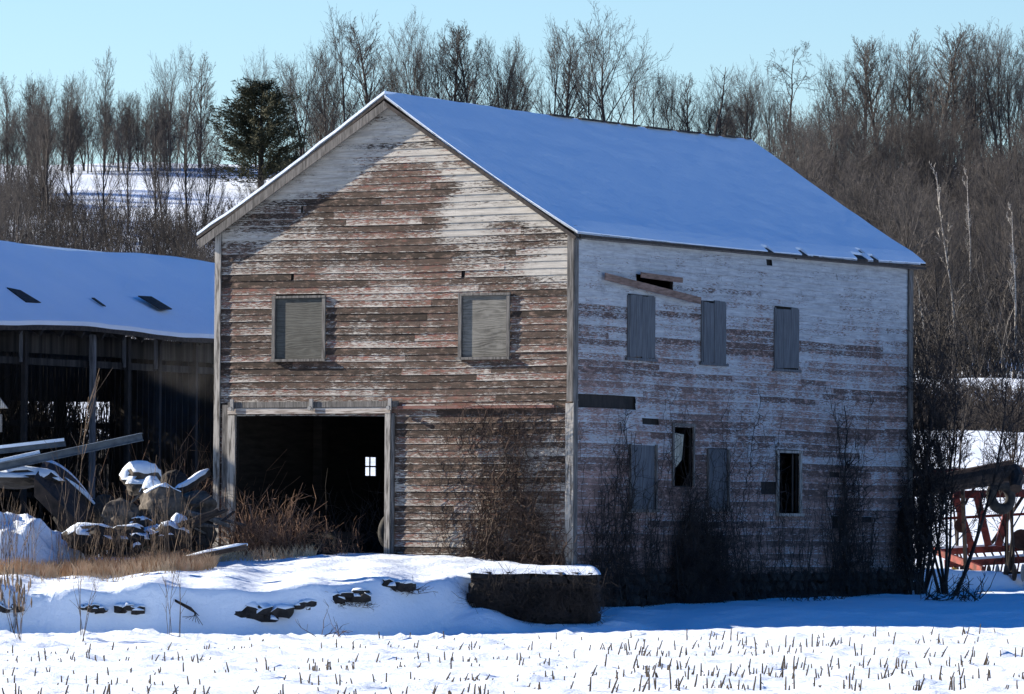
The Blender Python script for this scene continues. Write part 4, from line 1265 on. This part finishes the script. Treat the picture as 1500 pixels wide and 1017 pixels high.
# dark curved plate with snow (old tank half)
mb = MB()
for k in range(11):
    t = k / 10; 
    a = P(64 + 84 * t, 676 + 70 * t * t + 8 * t, 101.6); b = P(50 + 66 * t, 700 + 66 * t, 100.2)
    mb.v.append(tuple(a)); mb.v.append(tuple(b))
for k in range(10): mb.f.append((2 * k, 2 * k + 1, 2 * k + 3, 2 * k + 2))
n0 = len(mb.v)
for i in range(n0): mb.v.append((mb.v[i][0], mb.v[i][1] + .05, mb.v[i][2] - .35))
for k in range(10): mb.f.append((n0 + 2 * k + 2, n0 + 2 * k + 3, n0 + 2 * k + 1, n0 + 2 * k)); mb.f.append((2 * k + 1, n0 + 2 * k + 1, n0 + 2 * k + 3, 2 * k + 3))
tank = mb.build('steel_plate', 'rust', origin=P(100, 720, 101)); tag(tank, 'dark curved steel plate with snow along its upper edge beside the snow heap', 'steel plate')
mb = MB()
for k in range(11):
    t = k / 10
    for dx, dy, Y in ((-2, -5, 102.2), (6 + 10 * t, 12 + 6 * math.sin(t * 3), 101.3)):
        mb.v.append(tuple(P(64 + 84 * t + dx, 676 + 70 * t * t + 8 * t + dy, Y)))
for k in range(10): mb.f.append((2 * k, 2 * k + 1, 2 * k + 3, 2 * k + 2))
n0 = len(mb.v)
for i in range(n0): mb.v.append((mb.v[i][0], mb.v[i][1], mb.v[i][2] - .06))
for k in range(10): mb.f.append((n0 + 2 * k + 2, n0 + 2 * k + 3, n0 + 2 * k + 1, n0 + 2 * k)); mb.f.append((2 * k + 1, n0 + 2 * k + 1, n0 + 2 * k + 3, 2 * k + 3))
mb.build('snow_cap', 'snow', tank, smooth=True)
# steel beams
def beam(pa_, pb_, Ya, Yb, h, label, snow=True):
    a, b = P(*pa_, Ya), P(*pb_, Yb); d = (b - a); sdv = d.cross(Z_).normalized(); up = sdv.cross(d).normalized()
    mb = MB(); w = h * .8; t = h * .12
    mb.box((a + b) / 2 + up * (h / 2 - t / 2), d / 2, sdv * w / 2, up * t / 2)
    mb.box((a + b) / 2 - up * (h / 2 - t / 2), d / 2, sdv * w / 2, up * t / 2)
    mb.box((a + b) / 2, d / 2, sdv * t / 2, up * (h / 2 - t * 1.02))
    o = mb.build('steel_beam', 'steel', origin=a); tag(o, label, 'steel beam')
    if snow:
        mb = MB(); mb.box((a + b) / 2 + up * (h / 2 + .03), d / 2 * .98, sdv * w * .46, up * .03); mb.build('snow_cap', 'snow', o)
    return o
beam((-60, 697), (208, 640), 100.0, 101.6, .15, 'long blue-grey steel beam slanting up towards the shed post', False)
beam((-60, 668), (96, 650), 101.8, 102.2, .10, 'shorter snow-topped steel beam lying higher at the left edge')
beam((-40, 690), (60, 668), 100.6, 101.0, .10, 'thin snow-topped beam between the two larger ones')
# dark block under beams
rockpx(20, 700, 120, 26, 101.2, 'long dark timber block under the steel beams', 'stone', seed=31, capth=.03)
# snow heap
def heap(name, px, py, wpx, hpx, Y, label, seed, dep=1.0):
    c = P(px, py, Y); rx = sz_(wpx, Y) / 2; rz = sz_(hpx, Y)
    mb = MB(); n = 48
    for j in range(n + 1):
        for i in range(n + 1):
            u = i / n * 2 - 1; v = j / n * 2 - 1
            rr2 = math.sqrt(u * u + v * v)
            h = max(0, 1 - rr2 ** 2.2) ** .8
            x = c.x + u * rx; y = c.y + v * rx * dep
            z = gz(x, y) - .05 + rz * h * (1 + .0 * u) + (.34 * mnoise.noise(Vector((x * 1.5, y * 1.7, seed))) + .18 * mnoise.noise(Vector((x * 4, y * 4, seed))) + .05 * mnoise.noise(Vector((x * 11, y * 11, seed)))) * min(1, h * 3)
            mb.v.append((x, y, z))
    for j in range(n):
        for i in range(n):
            a = j * (n + 1) + i; mb.f.append((a, a + 1, a + n + 2, a + n + 1))
    o = mb.build(name, 'snow', smooth=True, origin=(c.x, c.y, gz(c.x, c.y))); tag(o, label, 'snow heap'); return o
heap('snow_heap', 15, 790, 240, 80, 99.6, 'big lumpy snow heap at the left edge below the steel beams', 3, .7)
# stones showing in the bank
def stone_group(px, py, w, h, label, seed, n=4, Y=None):
    Yb = Y or 94.75
    mb = MB(); rr_ = random.Random(seed); c = P(px, py, Yb)
    for k in range(n):
        t = (k + .5) / n - .5
        rock_mesh(mb, c + X_ * (t * sz_(w, Yb)) + Z_ * rr_.uniform(-.03, .03) + Y_ * rr_.uniform(0, .06), sz_(w, Yb) / n * 1.0, .2, sz_(h, Yb) / 2 * rr_.uniform(.8, 1.4), seed * 10 + k, 2, .5, RX, .8)
    o = mb.build('ledge_stone', 'stone', origin=c); tag(o, label, 'stone')
    snow_cap(o, .03, .6)
def bank_Y(px, py):
    return hit(px, py).y
for (px, py, w, h, lab, n) in ((12, 893, 44, 12, 'thin dark stone ledge in the snow bank at the left edge', 3), (137, 892, 36, 12, 'short flat stone ledge in the bank left of the pronged one', 3), (190, 893, 38, 12, 'pronged dark stone ledge in the snow bank', 3),
                          (380, 898, 88, 24, 'largest dark stone ledge showing in the snow bank', 4), (447, 885, 26, 12, 'small dark stone right of the largest ledge', 2), (510, 876, 56, 18, 'dark stone with twigs in the bank middle', 3), (583, 860, 44, 18, 'dark stone with twigs nearest the retaining wall', 3)):
    stone_group(px, py, w, h, lab, int(px) + 3, n, bank_Y(px, py + 4) + .02)
# ------------------------------------------------------------------ vines and twigs
def vines(name, label, O, t, n, u0, u1, v0, env, count, mat, seed, twig=5, off=(.03, .2), rad=(.004, .011), lean=0.0):
    rr_ = random.Random(seed); mb = MB()
    for k in range(count):
        u = rr_.uniform(u0, u1); top = env(u) * rr_.uniform(.35, 1.05)
        z = v0 if rr_.random() < .7 else v0 + rr_.uniform(0, .6) * (env(u))
        o_ = rr_.uniform(*off); pts = []; du = rr_.uniform(-.3, .3) + lean
        zz = z; step = .16
        while zz < v0 + top and len(pts) < 60:
            p = O + t * u + n * (.04 + o_); pts.append(Vector((p.x, p.y, zz)))
            u += rr_.uniform(-.09, .09) + du * step * .6; zz += rr_.uniform(.05, step * 1.3); o_ = max(off[0], o_ + rr_.uniform(-.03, .028))
        if len(pts) < 3: continue
        r0 = (rad[0] + (rad[1] - rad[0]) * rr_.random() ** 1.6) * (1.9 if rr_.random() < .08 else 1)
        mb.tube(pts, [r0 * (1 - .6 * i / len(pts)) for i in range(len(pts))], 3, cap=False)
        for j in range(int(twig * len(pts) / 8)):
            p = rr_.choice(pts); d = (t * rr_.uniform(-1, 1) + Z_ * rr_.uniform(-.7, .9) + n * rr_.uniform(-.05, .45)).normalized()
            L = rr_.uniform(.12, .5); m = p + d * L * .5 + rnd_unit(rr_) * .04; q = m + (d + rnd_unit(rr_) * .5).normalized() * L * .5
            mb.tube([p, m, q], [r0 * .55, r0 * .4, r0 * .3], 3, cap=False)
    o = mb.build(name, mat, origin=(O + t * (u0 + u1) / 2 + Z_ * v0)); tag(o, label, 'vine'); return o
u_ = lambda px: G(px, 700)[0]
vines('dead_vine', 'dense brown dead vine climbing the gable wall right of the wagon door', Lc, GT, GN, u_(690), u_(832), 1.25, lambda u: 2.5 * math.exp(-((u - u_(755)) / .8) ** 2) + .4, 130, 'vine', 1, twig=9, rad=(.005, .016))
vines('dead_vine', 'sparse dead vine spreading over the siding beside the right door jamb', Lc, GT, GN, u_(630), u_(825), 1.3, lambda u: 2.9, 70, 'vine', 11, twig=8, rad=(.003, .009), off=(.02, .08))
vines('dead_vine', 'thin dead vine tangle at the gable corner under the ledge board', Lc, GT, GN, u_(650), u_(800), G(730, 650)[1], lambda u: .75, 70, 'vine', 2, twig=8, rad=(.004, .008))
us_ = lambda px: D(px, 700)[0]
vines('dead_vine', 'dead vine on the shaded wall beside the barn corner', Nc, SD, SN, us_(850), us_(960), .7, lambda u: 2.9 * math.exp(-((u - us_(915)) / 1.4) ** 2) + .6, 62, 'vine_dark', 3, twig=9, rad=(.006, .016), lean=-.05, off=(.02, .10))
vines('dead_vine', 'black mass of dead vine below the rag window on the shaded wall', Nc, SD, SN, us_(980), us_(1040), .6, lambda u: 2.3 - 1.2 * abs(u - us_(1008)), 300, 'vine_dark', 4, twig=12, off=(.03, .28), rad=(.006, .014))
vines('dead_vine', 'dead vine reaching up between the lower windows of the shaded wall', Nc, SD, SN, us_(1030), us_(1110), .7, lambda u: 3.3 * math.exp(-((u - us_(1050)) / .8) ** 2) + .6, 55, 'vine_dark', 5, twig=8, rad=(.006, .014), lean=.05)
vines('dead_vine', 'dead vine with a pointed top near the far end of the shaded wall', Nc, SD, SN, us_(1205), us_(1310), .6, lambda u: 3.3 * math.exp(-((u - us_(1236)) / .7) ** 2) + 1.0, 90, 'vine_dark', 6, twig=8, rad=(.005, .015))
vines('dead_vine', 'low dark vine tangle along the wall foot below the open window', Nc, SD, SN, us_(1090), us_(1240), .55, lambda u: .95, 60, 'vine_dark', 7, twig=8, off=(.02, .10))
vines('dead_vine', 'low dark vine tangle along the wall foot next to the retaining wall', Nc, SD, SN, us_(870), us_(1000), .5, lambda u: 1.1, 60, 'vine_dark', 8, twig=8, off=(.02, .10))
vines('dead_vine', 'thin dead vine twigs spread over the whole lower shaded wall', Nc, SD, SN, us_(848), us_(1325), .7, lambda u: 2.9 + .8 * math.sin(u * 1.9), 150, 'vine_dark', 9, twig=7, off=(.02, .08), rad=(.004, .010))
vines('dead_vine', 'dark dead vine covering the face of the retaining wall', Vector((bx0, 95.6, 0)), X_, -Y_, .05, bx1 - bx0, .45, lambda u: .75, 320, 'vine_dark', 10, twig=11, off=(.0, .12), rad=(.003, .008))
def twigs(name, label, c, R, H, count, mat, seed, rad=.006, cat='brush', up=.6, flat=1.0, kind=None):
    rr_ = random.Random(seed); mb = MB()
    for k in range(count):
        p = Vector(c) + Vector((rr_.uniform(-R, R), rr_.uniform(-R, R) * flat, 0)); p.z += rr_.uniform(-.05, .05)
        d = (Vector((rr_.uniform(-1, 1), rr_.uniform(-1, 1), up + rr_.random()))).normalized(); L = H * rr_.uniform(.4, 1)
        pts = [p]
        for j in range(4):
            d = (d + rnd_unit(rr_) * .35).normalized(); pts.append(pts[-1] + d * L / 4)
        mb.tube(pts, [rad, rad * .9, rad * .75, rad * .6, rad * .4], 3, cap=False)
        for j in range(3):
            q = rr_.choice(pts[1:]); mb.tube([q, q + (d + rnd_unit(rr_)).normalized() * L * .3], [rad * .5, rad * .3], 3, cap=False)
    o = mb.build(name, mat, origin=c); tag(o, label, cat, kind=kind); return o
# doorway junk
pc = Lc + GT * G(418, 800)[0] + GN * .75; pc.z = gz(pc.x, pc.y)
twigs('brush_pile', 'brown twiggy brush growing in front of the open door', pc, .62, 1.2, 340, 'briar', 21, .0075)
pc2 = Lc + GT * G(480, 800)[0] + GN * .2; pc2.z = gz(pc2.x, pc2.y)
twigs('brush_pile', 'thin brush trailing right across the doorway sill', pc2, .75, .75, 150, 'briar', 22, .006)
pc3 = Lc + GT * G(470, 800)[0] - GN * 1.5; pc3.z = 1.45
twigs('brush_pile', 'dim tangle of brush inside the dark doorway', pc3, .9, 1.5, 120, 'vine_dark', 23, .007)
def crate(px0, px1, py0, py1, off, label, mat, seed):
    a = Lc + GT * G(px0, py1)[0] + GN * off; b = Lc + GT * G(px1, py1)[0] + GN * off
    z1 = G((px0 + px1) / 2, py0)[1]; z0 = gz(a.x, a.y) - .05
    o = empty('wooden_crate', (a.x, a.y, z0), label, 'crate')
    n = 4
    mb = MB()
    for k in range(n):
        za = z0 + (z1 - z0) * k / n; zb = z0 + (z1 - z0) * (k + 1) / n - .015
        for s_, dd in ((a, 0), (a - GN * .5, 0)):
            c = s_ + (b - a) / 2; mb.box(Vector((c.x, c.y, (za + zb) / 2)), (b - a) / 2, GN * .012, Z_ * (zb - za) / 2)
        for e in (a, b):
            c = e - GN * .25; mb.box(Vector((c.x, c.y, (za + zb) / 2)), GN * .235, GT * .012, Z_ * (zb - za) / 2)
    mb.build('side_slats', mat, o)
    for e in (a + GT * .04, b - GT * .04):
        mb = MB(); mb.box(Vector((e.x, e.y, (z0 + z1) / 2)) + GN * .03, GT * .035, GN * .015, Z_ * (z1 - z0) / 2)
        mb.build('corner_cleat', mat, o)
crate(368, 424, 788, 816, .75, 'dark low wooden crate among the brush left in the doorway', 'dark', 1)
crate(440, 508, 778, 812, .35, 'dark wider crate right of the brush in the doorway', 'dark', 2)
# tyre against the right jamb
def tyre(c, R, rt, ax, label):
    bm = bmesh.new(); mb = MB(); ax = ax.normalized(); e1 = ax.cross(Z_).normalized(); e2 = ax.cross(e1)
    nU, nV = 36, 10
    for i in range(nU):
        a = 2 * math.pi * i / nU; rd = e1 * math.cos(a) + e2 * math.sin(a)
        for j in range(nV):
            b = 2 * math.pi * j / nV
            mb.v.append(tuple(c + rd * (R + rt * math.cos(b)) + ax * rt * .8 * math.sin(b)))
    for i in range(nU):
        for j in range(nV):
            mb.f.append((i * nV + j, ((i + 1) % nU) * nV + j, ((i + 1) % nU) * nV + (j + 1) % nV, i * nV + (j + 1) % nV))
    bm.free()
    o = mb.build('tyre', 'rubber', smooth=True, origin=c); tag(o, label, 'tyre')
ct = Lc + GT * G(572, 780)[0] - GN * .35; ct.z = 1.50 + .42
tyre(ct, .34, .10, GN + GT * .25, 'old tyre leaning inside the right door jamb')
# near shrub by the far barn corner
def shrub(px, py, Y, H, label, seed, prm, trunks, spread, mat='vine_dark', name='bare_shrub', rot=0.0, wf_=1.0):
    a, b = tree_meshes(seed, H, prm, trunks=trunks, spread=spread)
    x = at_px(px, Y); z = gz(x, Y)
    root = empty(name, (x, Y, z), label, 'shrub')
    for mb_, nm in ((a, 'trunk'), (b, 'crown')):
        me = bpy.data.meshes.new(nm); me.from_pydata([(v[0] * wf_, v[1], v[2]) for v in mb_.v], [], mb_.f); me.materials.append(M[mat]); me.update()
        c = bpy.data.objects.new(nm, me); COL.objects.link(c); c.parent = root
    root.rotation_euler = (0, 0, rot)
NS = dict(SHRUB, seg=(7, 6, 4, 3, 2), wob=(.12, .2, .25, .3, .3), trop=(.05, .07, .06, .03, .02), taper=(.25, .25, .3, .4, .5), n=(8, 5, 4, 2), start=(.25, .2, .1, .1), ang=(32, 32, 36, 40),
          ratio=(.42, .5, .5, .5), fall=(.4, .3, .2, .2), rr=(.5, .5, .55, .6), rmin=.005, r0=.008)
shrub(1352, 870, 111.2, 6.3, 'tall dark multi-stemmed shrub at the far corner of the barn', 61, dict(NS, n=(11, 6, 5, 3), ratio=(.36, .5, .5, .5), r0=.009, start=(.3, .2, .1, .1)), 7, .26)
shrub(1388, 870, 110.8, 5.6, 'dark leaning shrub in front of the red machine', 62, dict(NS, r0=.010, n=(10, 6, 5, 3), ratio=(.36, .5, .5, .5)), 6, .50)
shrub(1478, 860, 116.5, 5.4, 'dark shrub in front of the right end of the red machine', 63, dict(NS, r0=.010), 4, .35)
shrub(1345, 872, 110.2, 2.6, 'low dense dark thicket shrub at the barn foot', 64, dict(NS, r0=.009, n=(9, 6, 5, 3)), 11, .35)
shrub(1400, 862, 118, 6.5, 'thin bare sapling behind the red machine', 65, dict(NS, r0=.007), 2, .2, mat='twig', name='bare_sapling')
pt_ = hit(1395, 880)
twigs('fallen_branch', 'black broken branches lying on the shaded snow near the right edge', (pt_.x, pt_.y, gz(pt_.x, pt_.y) + .02), .55, .8, 40, 'vine_dark', 41, .012, 'branch', up=.0, flat=.5)
pt_ = hit(1190, 880)
twigs('twig_clump', 'low dark twigs poking through the snow below the shaded wall', (pt_.x, pt_.y, gz(pt_.x, pt_.y)), .6, .3, 60, 'vine_dark', 42, .007, 'twigs', up=.3, flat=.5)
for (px, py, w, lab, sd_) in ((515, 888, .3, 'dark twigs hanging over the stone in the middle of the bank', 43), (590, 866, .3, 'dark twigs around the stone nearest the retaining wall', 44), (760, 905, .7, 'dark twigs at the snowy foot of the retaining wall', 45)):
    pt_ = hit(px, py)
    twigs('twig_clump', lab, (pt_.x, pt_.y - .05, pt_.z), w, .35, 45, 'vine_dark', sd_, .006, 'twigs', up=-.1, flat=.3)
pt_ = hit(475, 934)
twigs('fallen_branch', 'thin arched branch lying at the edge of the field', (pt_.x, pt_.y, pt_.z), .3, .6, 8, 'vine', 46, .008, 'branch', up=.05, flat=.3)
# ------------------------------------------------------------------ weeds and dry grass
def weed(px, pyb, pyt, nst, spread, label, seed, heads=False, Y=None, rad=.006, mat='weed', group=None, fork=3):
    if Y is None: b = hit(px, pyb)
    else: b = P(px, pyb, Y); b.z = gz(b.x, b.y)
    rr_ = random.Random(seed); mb = MB(); tips = []
    H = (pyb - pyt) / F * b.y
    for k in range(nst):
        d = (Z_ + X_ * rr_.uniform(-spread, spread) + Y_ * rr_.uniform(-spread, spread) * .6).normalized(); L = H * rr_.uniform(.6, 1.0) if k else H
        pts = [b + Vector((rr_.uniform(-.04, .04), rr_.uniform(-.04, .04), -.05))]
        for j in range(5):
            d = (d + rnd_unit(rr_) * .10).normalized(); pts.append(pts[-1] + d * L / 5)
        mb.tube(pts, [rad, rad, rad * .9, rad * .75, rad * .6, rad * .45], 3, cap=False)
        for j in range(fork):
            i = rr_.randint(2, 4); s_ = pts[i].lerp(pts[i + 1], rr_.random()); e = s_ + (d + rnd_unit(rr_) * .7 + Z_ * .3).normalized() * L * rr_.uniform(.12, .3)
            mb.tube([s_, (s_ + e) / 2 + X_ * .01, e], [rad * .6, rad * .5, rad * .4], 3, cap=False)
            if heads: tips.append(e)
        if heads: tips.append(pts[-1])
    o = mb.build('dry_weed', mat, origin=b); tag(o, label, 'weed', group)
    for e in tips:
        hb = MB(); hb.tube([e - Z_ * .09, e, e + Z_ * .08], [.006, .017, .005], 5); hb.build('seed_head', 'weed', o)
weed(28, 940, 832, 7, .32, 'bushy dry weed with dark seed heads in front of the bank at left', 1, True, fork=5)
weed(20, 925, 850, 5, .3, 'shorter dry weed with seed heads at the left edge', 12, True, fork=3)
weed(122, 942, 842, 3, .22, 'thin forked dry weed rising from the field edge', 2)
weed(118, 935, 790, 2, .12, 'tall thin weed stalk behind the forked one', 13)
weed(249, 936, 826, 3, .10, 'slender dry weed stems, left of the field edge pair', 3, fork=5)
weed(263, 936, 800, 2, .08, 'slender dry weed stem, right of the field edge pair', 4, fork=4)
pt_ = hit(275, 900)
mb = MB()
for k in range(7):
    a = P(256, 878 + k * .5, pt_.y - .1); b = P(280 + k * 2, 890 + k * 2, pt_.y - .15); c = P(297 - k * 5, 916 - k * 2, pt_.y - .15)
    mb.tube([a, b, c], .006, 3)
tag(mb.build('bent_weed', 'vine_dark', origin=pt_), 'drooping dark grass arching over the shaded bank', 'weed')
rr_ = random.Random(500)
for k in range(74):
    px = rr_.uniform(5, 305)
    big = k < 16
    Y = rr_.uniform(97.3, 99.2)
    weed(px, 826, rr_.uniform(610, 740) if big else rr_.uniform(700, 790), 2 if big else 3, .16, 'tall thin dry weed stalk in front of the stone heap' if big else 'short dry weed stalk in front of the stone heap', 600 + k, False, Y, .0055,
         group='tall weed stalks in front of the heap' if big else 'short weed stalks in front of the heap')
weed(108, 826, 560, 1, .12, 'tallest forked weed sapling crossing in front of the shed post', 777, False, 98.5, .010, 'weed', fork=9)
# reddish brush beside the barn's left corner
twigs('brush_pile', 'reddish brush clump between the heap and the barn corner', (P(278, 700, 103.5).x, 103.5, 1.3), .8, 2.4, 190, 'briar', 51, .007)
twigs('brush_pile', 'pale brambles standing at the end of the shed', (P(235, 700, 108).x, 108, 1.2), 1.6, 1.9, 200, 'vine', 52, .006)
# dry grass belt
V = []; Fc = []
rr_ = random.Random(700)
def blades(xa, xb, ya, yb, n, h0, h1, keep=None):
    for k in range(n):
        x = rr_.uniform(xa, xb); y = rr_.uniform(ya, yb)
        if keep and not keep(x, y): continue
        z = gz(x, y) - .02; h = rr_.uniform(h0, h1); dx = rr_.uniform(-.5, .5) * h; w = .005
        n_ = len(V)
        V.extend([(x - w, y, z), (x + w, y, z), (x + dx * .5 + w, y, z + h * .6), (x + dx * .5 - w, y, z + h * .6), (x + dx * 1.2, y, z + h)])
        Fc.append((n_, n_ + 1, n_ + 2, n_ + 3)); Fc.append((n_ + 3, n_ + 2, n_ + 4))
blades(-9.8, -5.4, 97.2, 99.2, 9000, .10, .36, lambda x, y: mnoise.noise(Vector((x * .9, y * .9, 0))) > -.25 - (.15 if y > 98 else 0))
blades(-9.8, -6.0, 96.0, 97.4, 300, .05, .16)
blades(-5.6, -3.6, 99.4, 100.4, 500, .08, .3, lambda x, y: y < 98.5 + (1.1 - x) * .577 - .3)
mb = MB(); mb.v = V; mb.f = Fc
tag(mb.build('dry_grass', 'straw'), 'tan dry grass on the terrace in front of the stone heap', 'grass', kind='stuff')
# ------------------------------------------------------------------ corn stubble
rr_ = random.Random(900)
stub = []
def mk_stub(seed):
    q = random.Random(seed); mb = MB(); h = 1.0
    lean = Vector((q.uniform(-.25, .35), q.uniform(-.2, .2), 1)).normalized()
    pts = [Vector((0, 0, -.05)), lean * .3, lean * .65 + Vector((q.uniform(-.02, .02), 0, 0)), lean * 1.0]
    mb.tube(pts, [.075, .07, .062, .05], 6)
    if q.random() < .7:                       # torn leaf sheath
        s_ = lean * .5; e = s_ + Vector((q.choice((-1, 1)) * q.uniform(.1, .3), q.uniform(-.1, .1), q.uniform(-.3, .15)))
        mb.quad(s_ + Z_ * .05, s_ - Z_ * .05, e - Z_ * .03, e + Z_ * .02)
    me = bpy.data.meshes.new('corn_stalk'); me.from_pydata(mb.v, [], mb.f); me.materials.append(M['corn']); me.update()
    return me
SM = [mk_stub(i) for i in range(10)]
cand = []
rows = [(938, .8), (951, 1.9), (966, 2.2), (981, 2.4), (998, 2.4), (1016, 2.4)]
for (py, wgt) in rows:
    for k in range(int(78 * wgt)):
        px = rr_.uniform(-10, 1510)
        dens = .60 + .30 * (px > 350) + .33 * (px > 850) + .22 * (px > 1050 and py > 950)
        if py < 945 and px < 500: dens = .12
        cl = .5 + .8 * mnoise.noise(Vector((px * .013, py * .08, 5)))
        if rr_.random() > dens * (cl + .45): continue
        y = py + rr_.gauss(0, 1.1) + 3 * math.sin(px * .006 + py) - (px - 750) * .008
        cand.append((px, y))
pts = []
for px, py in cand:
    p = hit(px, py)
    if p.y > 93.5: continue
    pts.append((p.x, p.y, (.05 + .14 * rr_.random() ** 1.3) * (1.1 if px > 850 else .8)))
pts.sort(key=lambda q: -q[2] / q[1])
print('stubble', len(pts))
for i, (x, y, h) in enumerate(pts[:300]):
    o = bpy.data.objects.new('corn_stalk', SM[i % 10]); COL.objects.link(o)
    o.location = (x, y, gz(x, y)); o.scale = (.13 + h * .2, .13 + h * .2, h); o.rotation_euler = (rr_.uniform(-.12, .12), rr_.uniform(-.1, .25), rr_.uniform(-.6, .6))
    tag(o, 'short cut corn stalk sticking up out of the snowy field', 'corn stalk', 'corn stubble in the snowy field')
mb = MB()
for (x, y, h) in pts[300:]:
    b = Vector((x, y, gz(x, y) - .02)); mb.tube([b, b + Vector((rr_.uniform(-.3, .4) * h, 0, h))], [.012, .008], 5)
if mb.v: tag(mb.build('corn_stubble', 'corn'), 'smaller corn stubble scattered over the snowy field', 'stubble', kind='stuff')
# ------------------------------------------------------------------ machinery at the right
def bp(px, py, Y): return P(px, py, Y)
mc = empty('farm_implement', (at_px(1450, 117.5), 117.5, gz(at_px(1450, 117.5), 117.5)), 'red steel disc harrow parked behind the barn at the right edge', 'farm machine')
YM = 117.0
fr = [((1335, 693), (1520, 690)), ((1395, 725), (1520, 722)), ((1368, 808), (1520, 800)), ((1385, 826), (1520, 818))]
for (a, b) in fr[:]:
    mb = MB(); mb.bar(bp(*a, YM), bp(*b, YM + .5), .17, .17); mb.build('frame_bar', 'red', mc)
for (a, b) in (((1400, 728), (1425, 806)), ((1430, 722), (1448, 800)), ((1490, 695), (1462, 800)), ((1505, 700), (1512, 800))):
    mb = MB(); mb.bar(bp(*a, YM - .1), bp(*b, YM - .15), .15, .15); mb.build('brace', 'red', mc)
mb = MB(); mb.bar(bp(1372, 808, YM - .3), bp(1440, 835, YM - 1.5), .10, .14); mb.build('frame_bar', 'red', mc)
mb = MB(); mb.bar(bp(1500, 806, YM - .4), bp(1520, 812, YM - .4), .12, .16); mb.build('hitch_plate', 'yellow', mc)
mb = MB(); mb.bar(bp(1382, 842, YM - 1.2), bp(1530, 838, YM - .8), .05, .05); ax = mb.build('disc_axle', 'rust', mc)
for k in range(12):
    c = bp(1386 + k * 12.5, 842 - k * .3, YM - 1.2 + k * .03)
    mb = MB(); n = 16; axd = Vector((.93, -.36, 0)); e1 = axd.cross(Z_).normalized(); e2 = Z_
    R = .20
    base = len(mb.v); mb.v.append(tuple(c + axd * .05))
    for i in range(n):
        a = 2 * math.pi * i / n; mb.v.append(tuple(c + e1 * math.cos(a) * R + e2 * math.sin(a) * R))
    for i in range(n): mb.f.append((0, 1 + i, 1 + (i + 1) % n))
    mb.v.append(tuple(c + axd * .065))
    for i in range(n): mb.f.append((n + 1, 1 + (i + 1) % n, 1 + i))
    mb.build('disc', 'red' if k == 4 else 'greysteel' if k % 3 == 0 else 'rust', mc)
mb = MB(); mb.bar(bp(1394, 835, YM - 1.3), bp(1410, 845, YM - 1.3), .1, .16); mb.build('bearing_block', 'yellow', mc)
for k in range(11):
    a_ = bp(1388 + k * 12, 800, YM + .3); b_ = bp(1394 + k * 12, 838, YM + .1)
    mb = MB(); mb.tube([a_, a_.lerp(b_, .5) + X_ * .10, b_], .022, 5); mb.build('spring_tine', 'rust' if k % 2 else 'red', mc)
for (a, b, w, mt) in (((1380, 760), (1520, 752), .06, 'red'), ((1410, 745), (1440, 690), .05, 'rust'), ((1450, 800), (1500, 725), .07, 'rust')):
    mb = MB(); mb.bar(bp(*a, YM + .4), bp(*b, YM + .4), w, w); mb.build('strut', mt, mc)
for (px_, py_, rr0) in ((1408, 770, .16), (1496, 790, .22)):
    mb = MB(); c = bp(px_, py_, YM + .2); mb.tube([c - Y_ * .04, c + Y_ * .04], rr0, 16); mb.build('gear_wheel', 'rust', mc)
# snow lying on lower bars
mb = MB(); mb.bar(bp(1372, 803, YM - .02), bp(1520, 795, YM + .48), .13, .04); mb.build('snow_cap', 'snow', mc)
mb = MB(); mb.bar(bp(1400, 820, YM - .02), bp(1520, 812, YM + .48), .13, .05); mb.build('snow_cap', 'snow', mc)
# dark grain spout / conveyor lying across it
sp_ = empty('conveyor_tube', (at_px(1420, 114), 114, 1), 'long dark conveyor tube slanting up across the red machine', 'conveyor')
a, b = bp(1300, 722, 113.8), bp(1482, 690, 114.4)
mb = MB(); mb.tube([a, a.lerp(b, .5), b], [.17, .22, .24], 12); mb.build('tube', 'rust', sp_)
mb = MB(); mb.tube([b, bp(1490, 702, 114.2), bp(1488, 716, 114.0)], [.20, .17, .13], 10); mb.build('spout', 'rust', sp_)
mb = MB(); 
for q in (.15, .6): 
    c = a.lerp(b, q); mb.bar(c, Vector((c.x + .1, c.y + .2, gz(c.x, c.y))), .07, .07)
mb.build('prop_leg', 'rust', sp_)
tyre(bp(1466, 728, 115.2), .26, .12, Vector((.5, -.8, .1)), 'dark rubber wheel below the conveyor end')
# small pale gable tip at the left edge
mb = MB(); mb.prism([P(-22, 598, 97), P(10, 597, 97), P(-6, 576, 97)], Y_ * .03); mb2 = mb
pb = empty('bird_house', (P(-6, 600, 97).x, 97, gz(P(-6, 600, 97).x, 97)), 'pale roof tip of a small post-mounted box at the left edge', 'bird house')
mb.prism([P(-22, 599, 97.03), P(10, 598, 97.03), P(-6, 577, 97.03)], Y_ * .3)
mb.build('roof', 'white_trim', pb)
c = P(-8, 620, 97.15)
mb = MB(); mb.box(c, X_ * .13, Y_ * .1, Z_ * .16); mb.build('box', 'grey_trim', pb)
mb = MB(); mb.bar(c - Z_ * .18, Vector((c.x, c.y, gz(c.x, c.y) - .1)), .07, .07); mb.build('pole', 'grey_trim', pb)
for o in bpy.data.objects:
    if '_o' in o: del o['_o']
print('trees', NT[0], 'objects', len(bpy.data.objects))
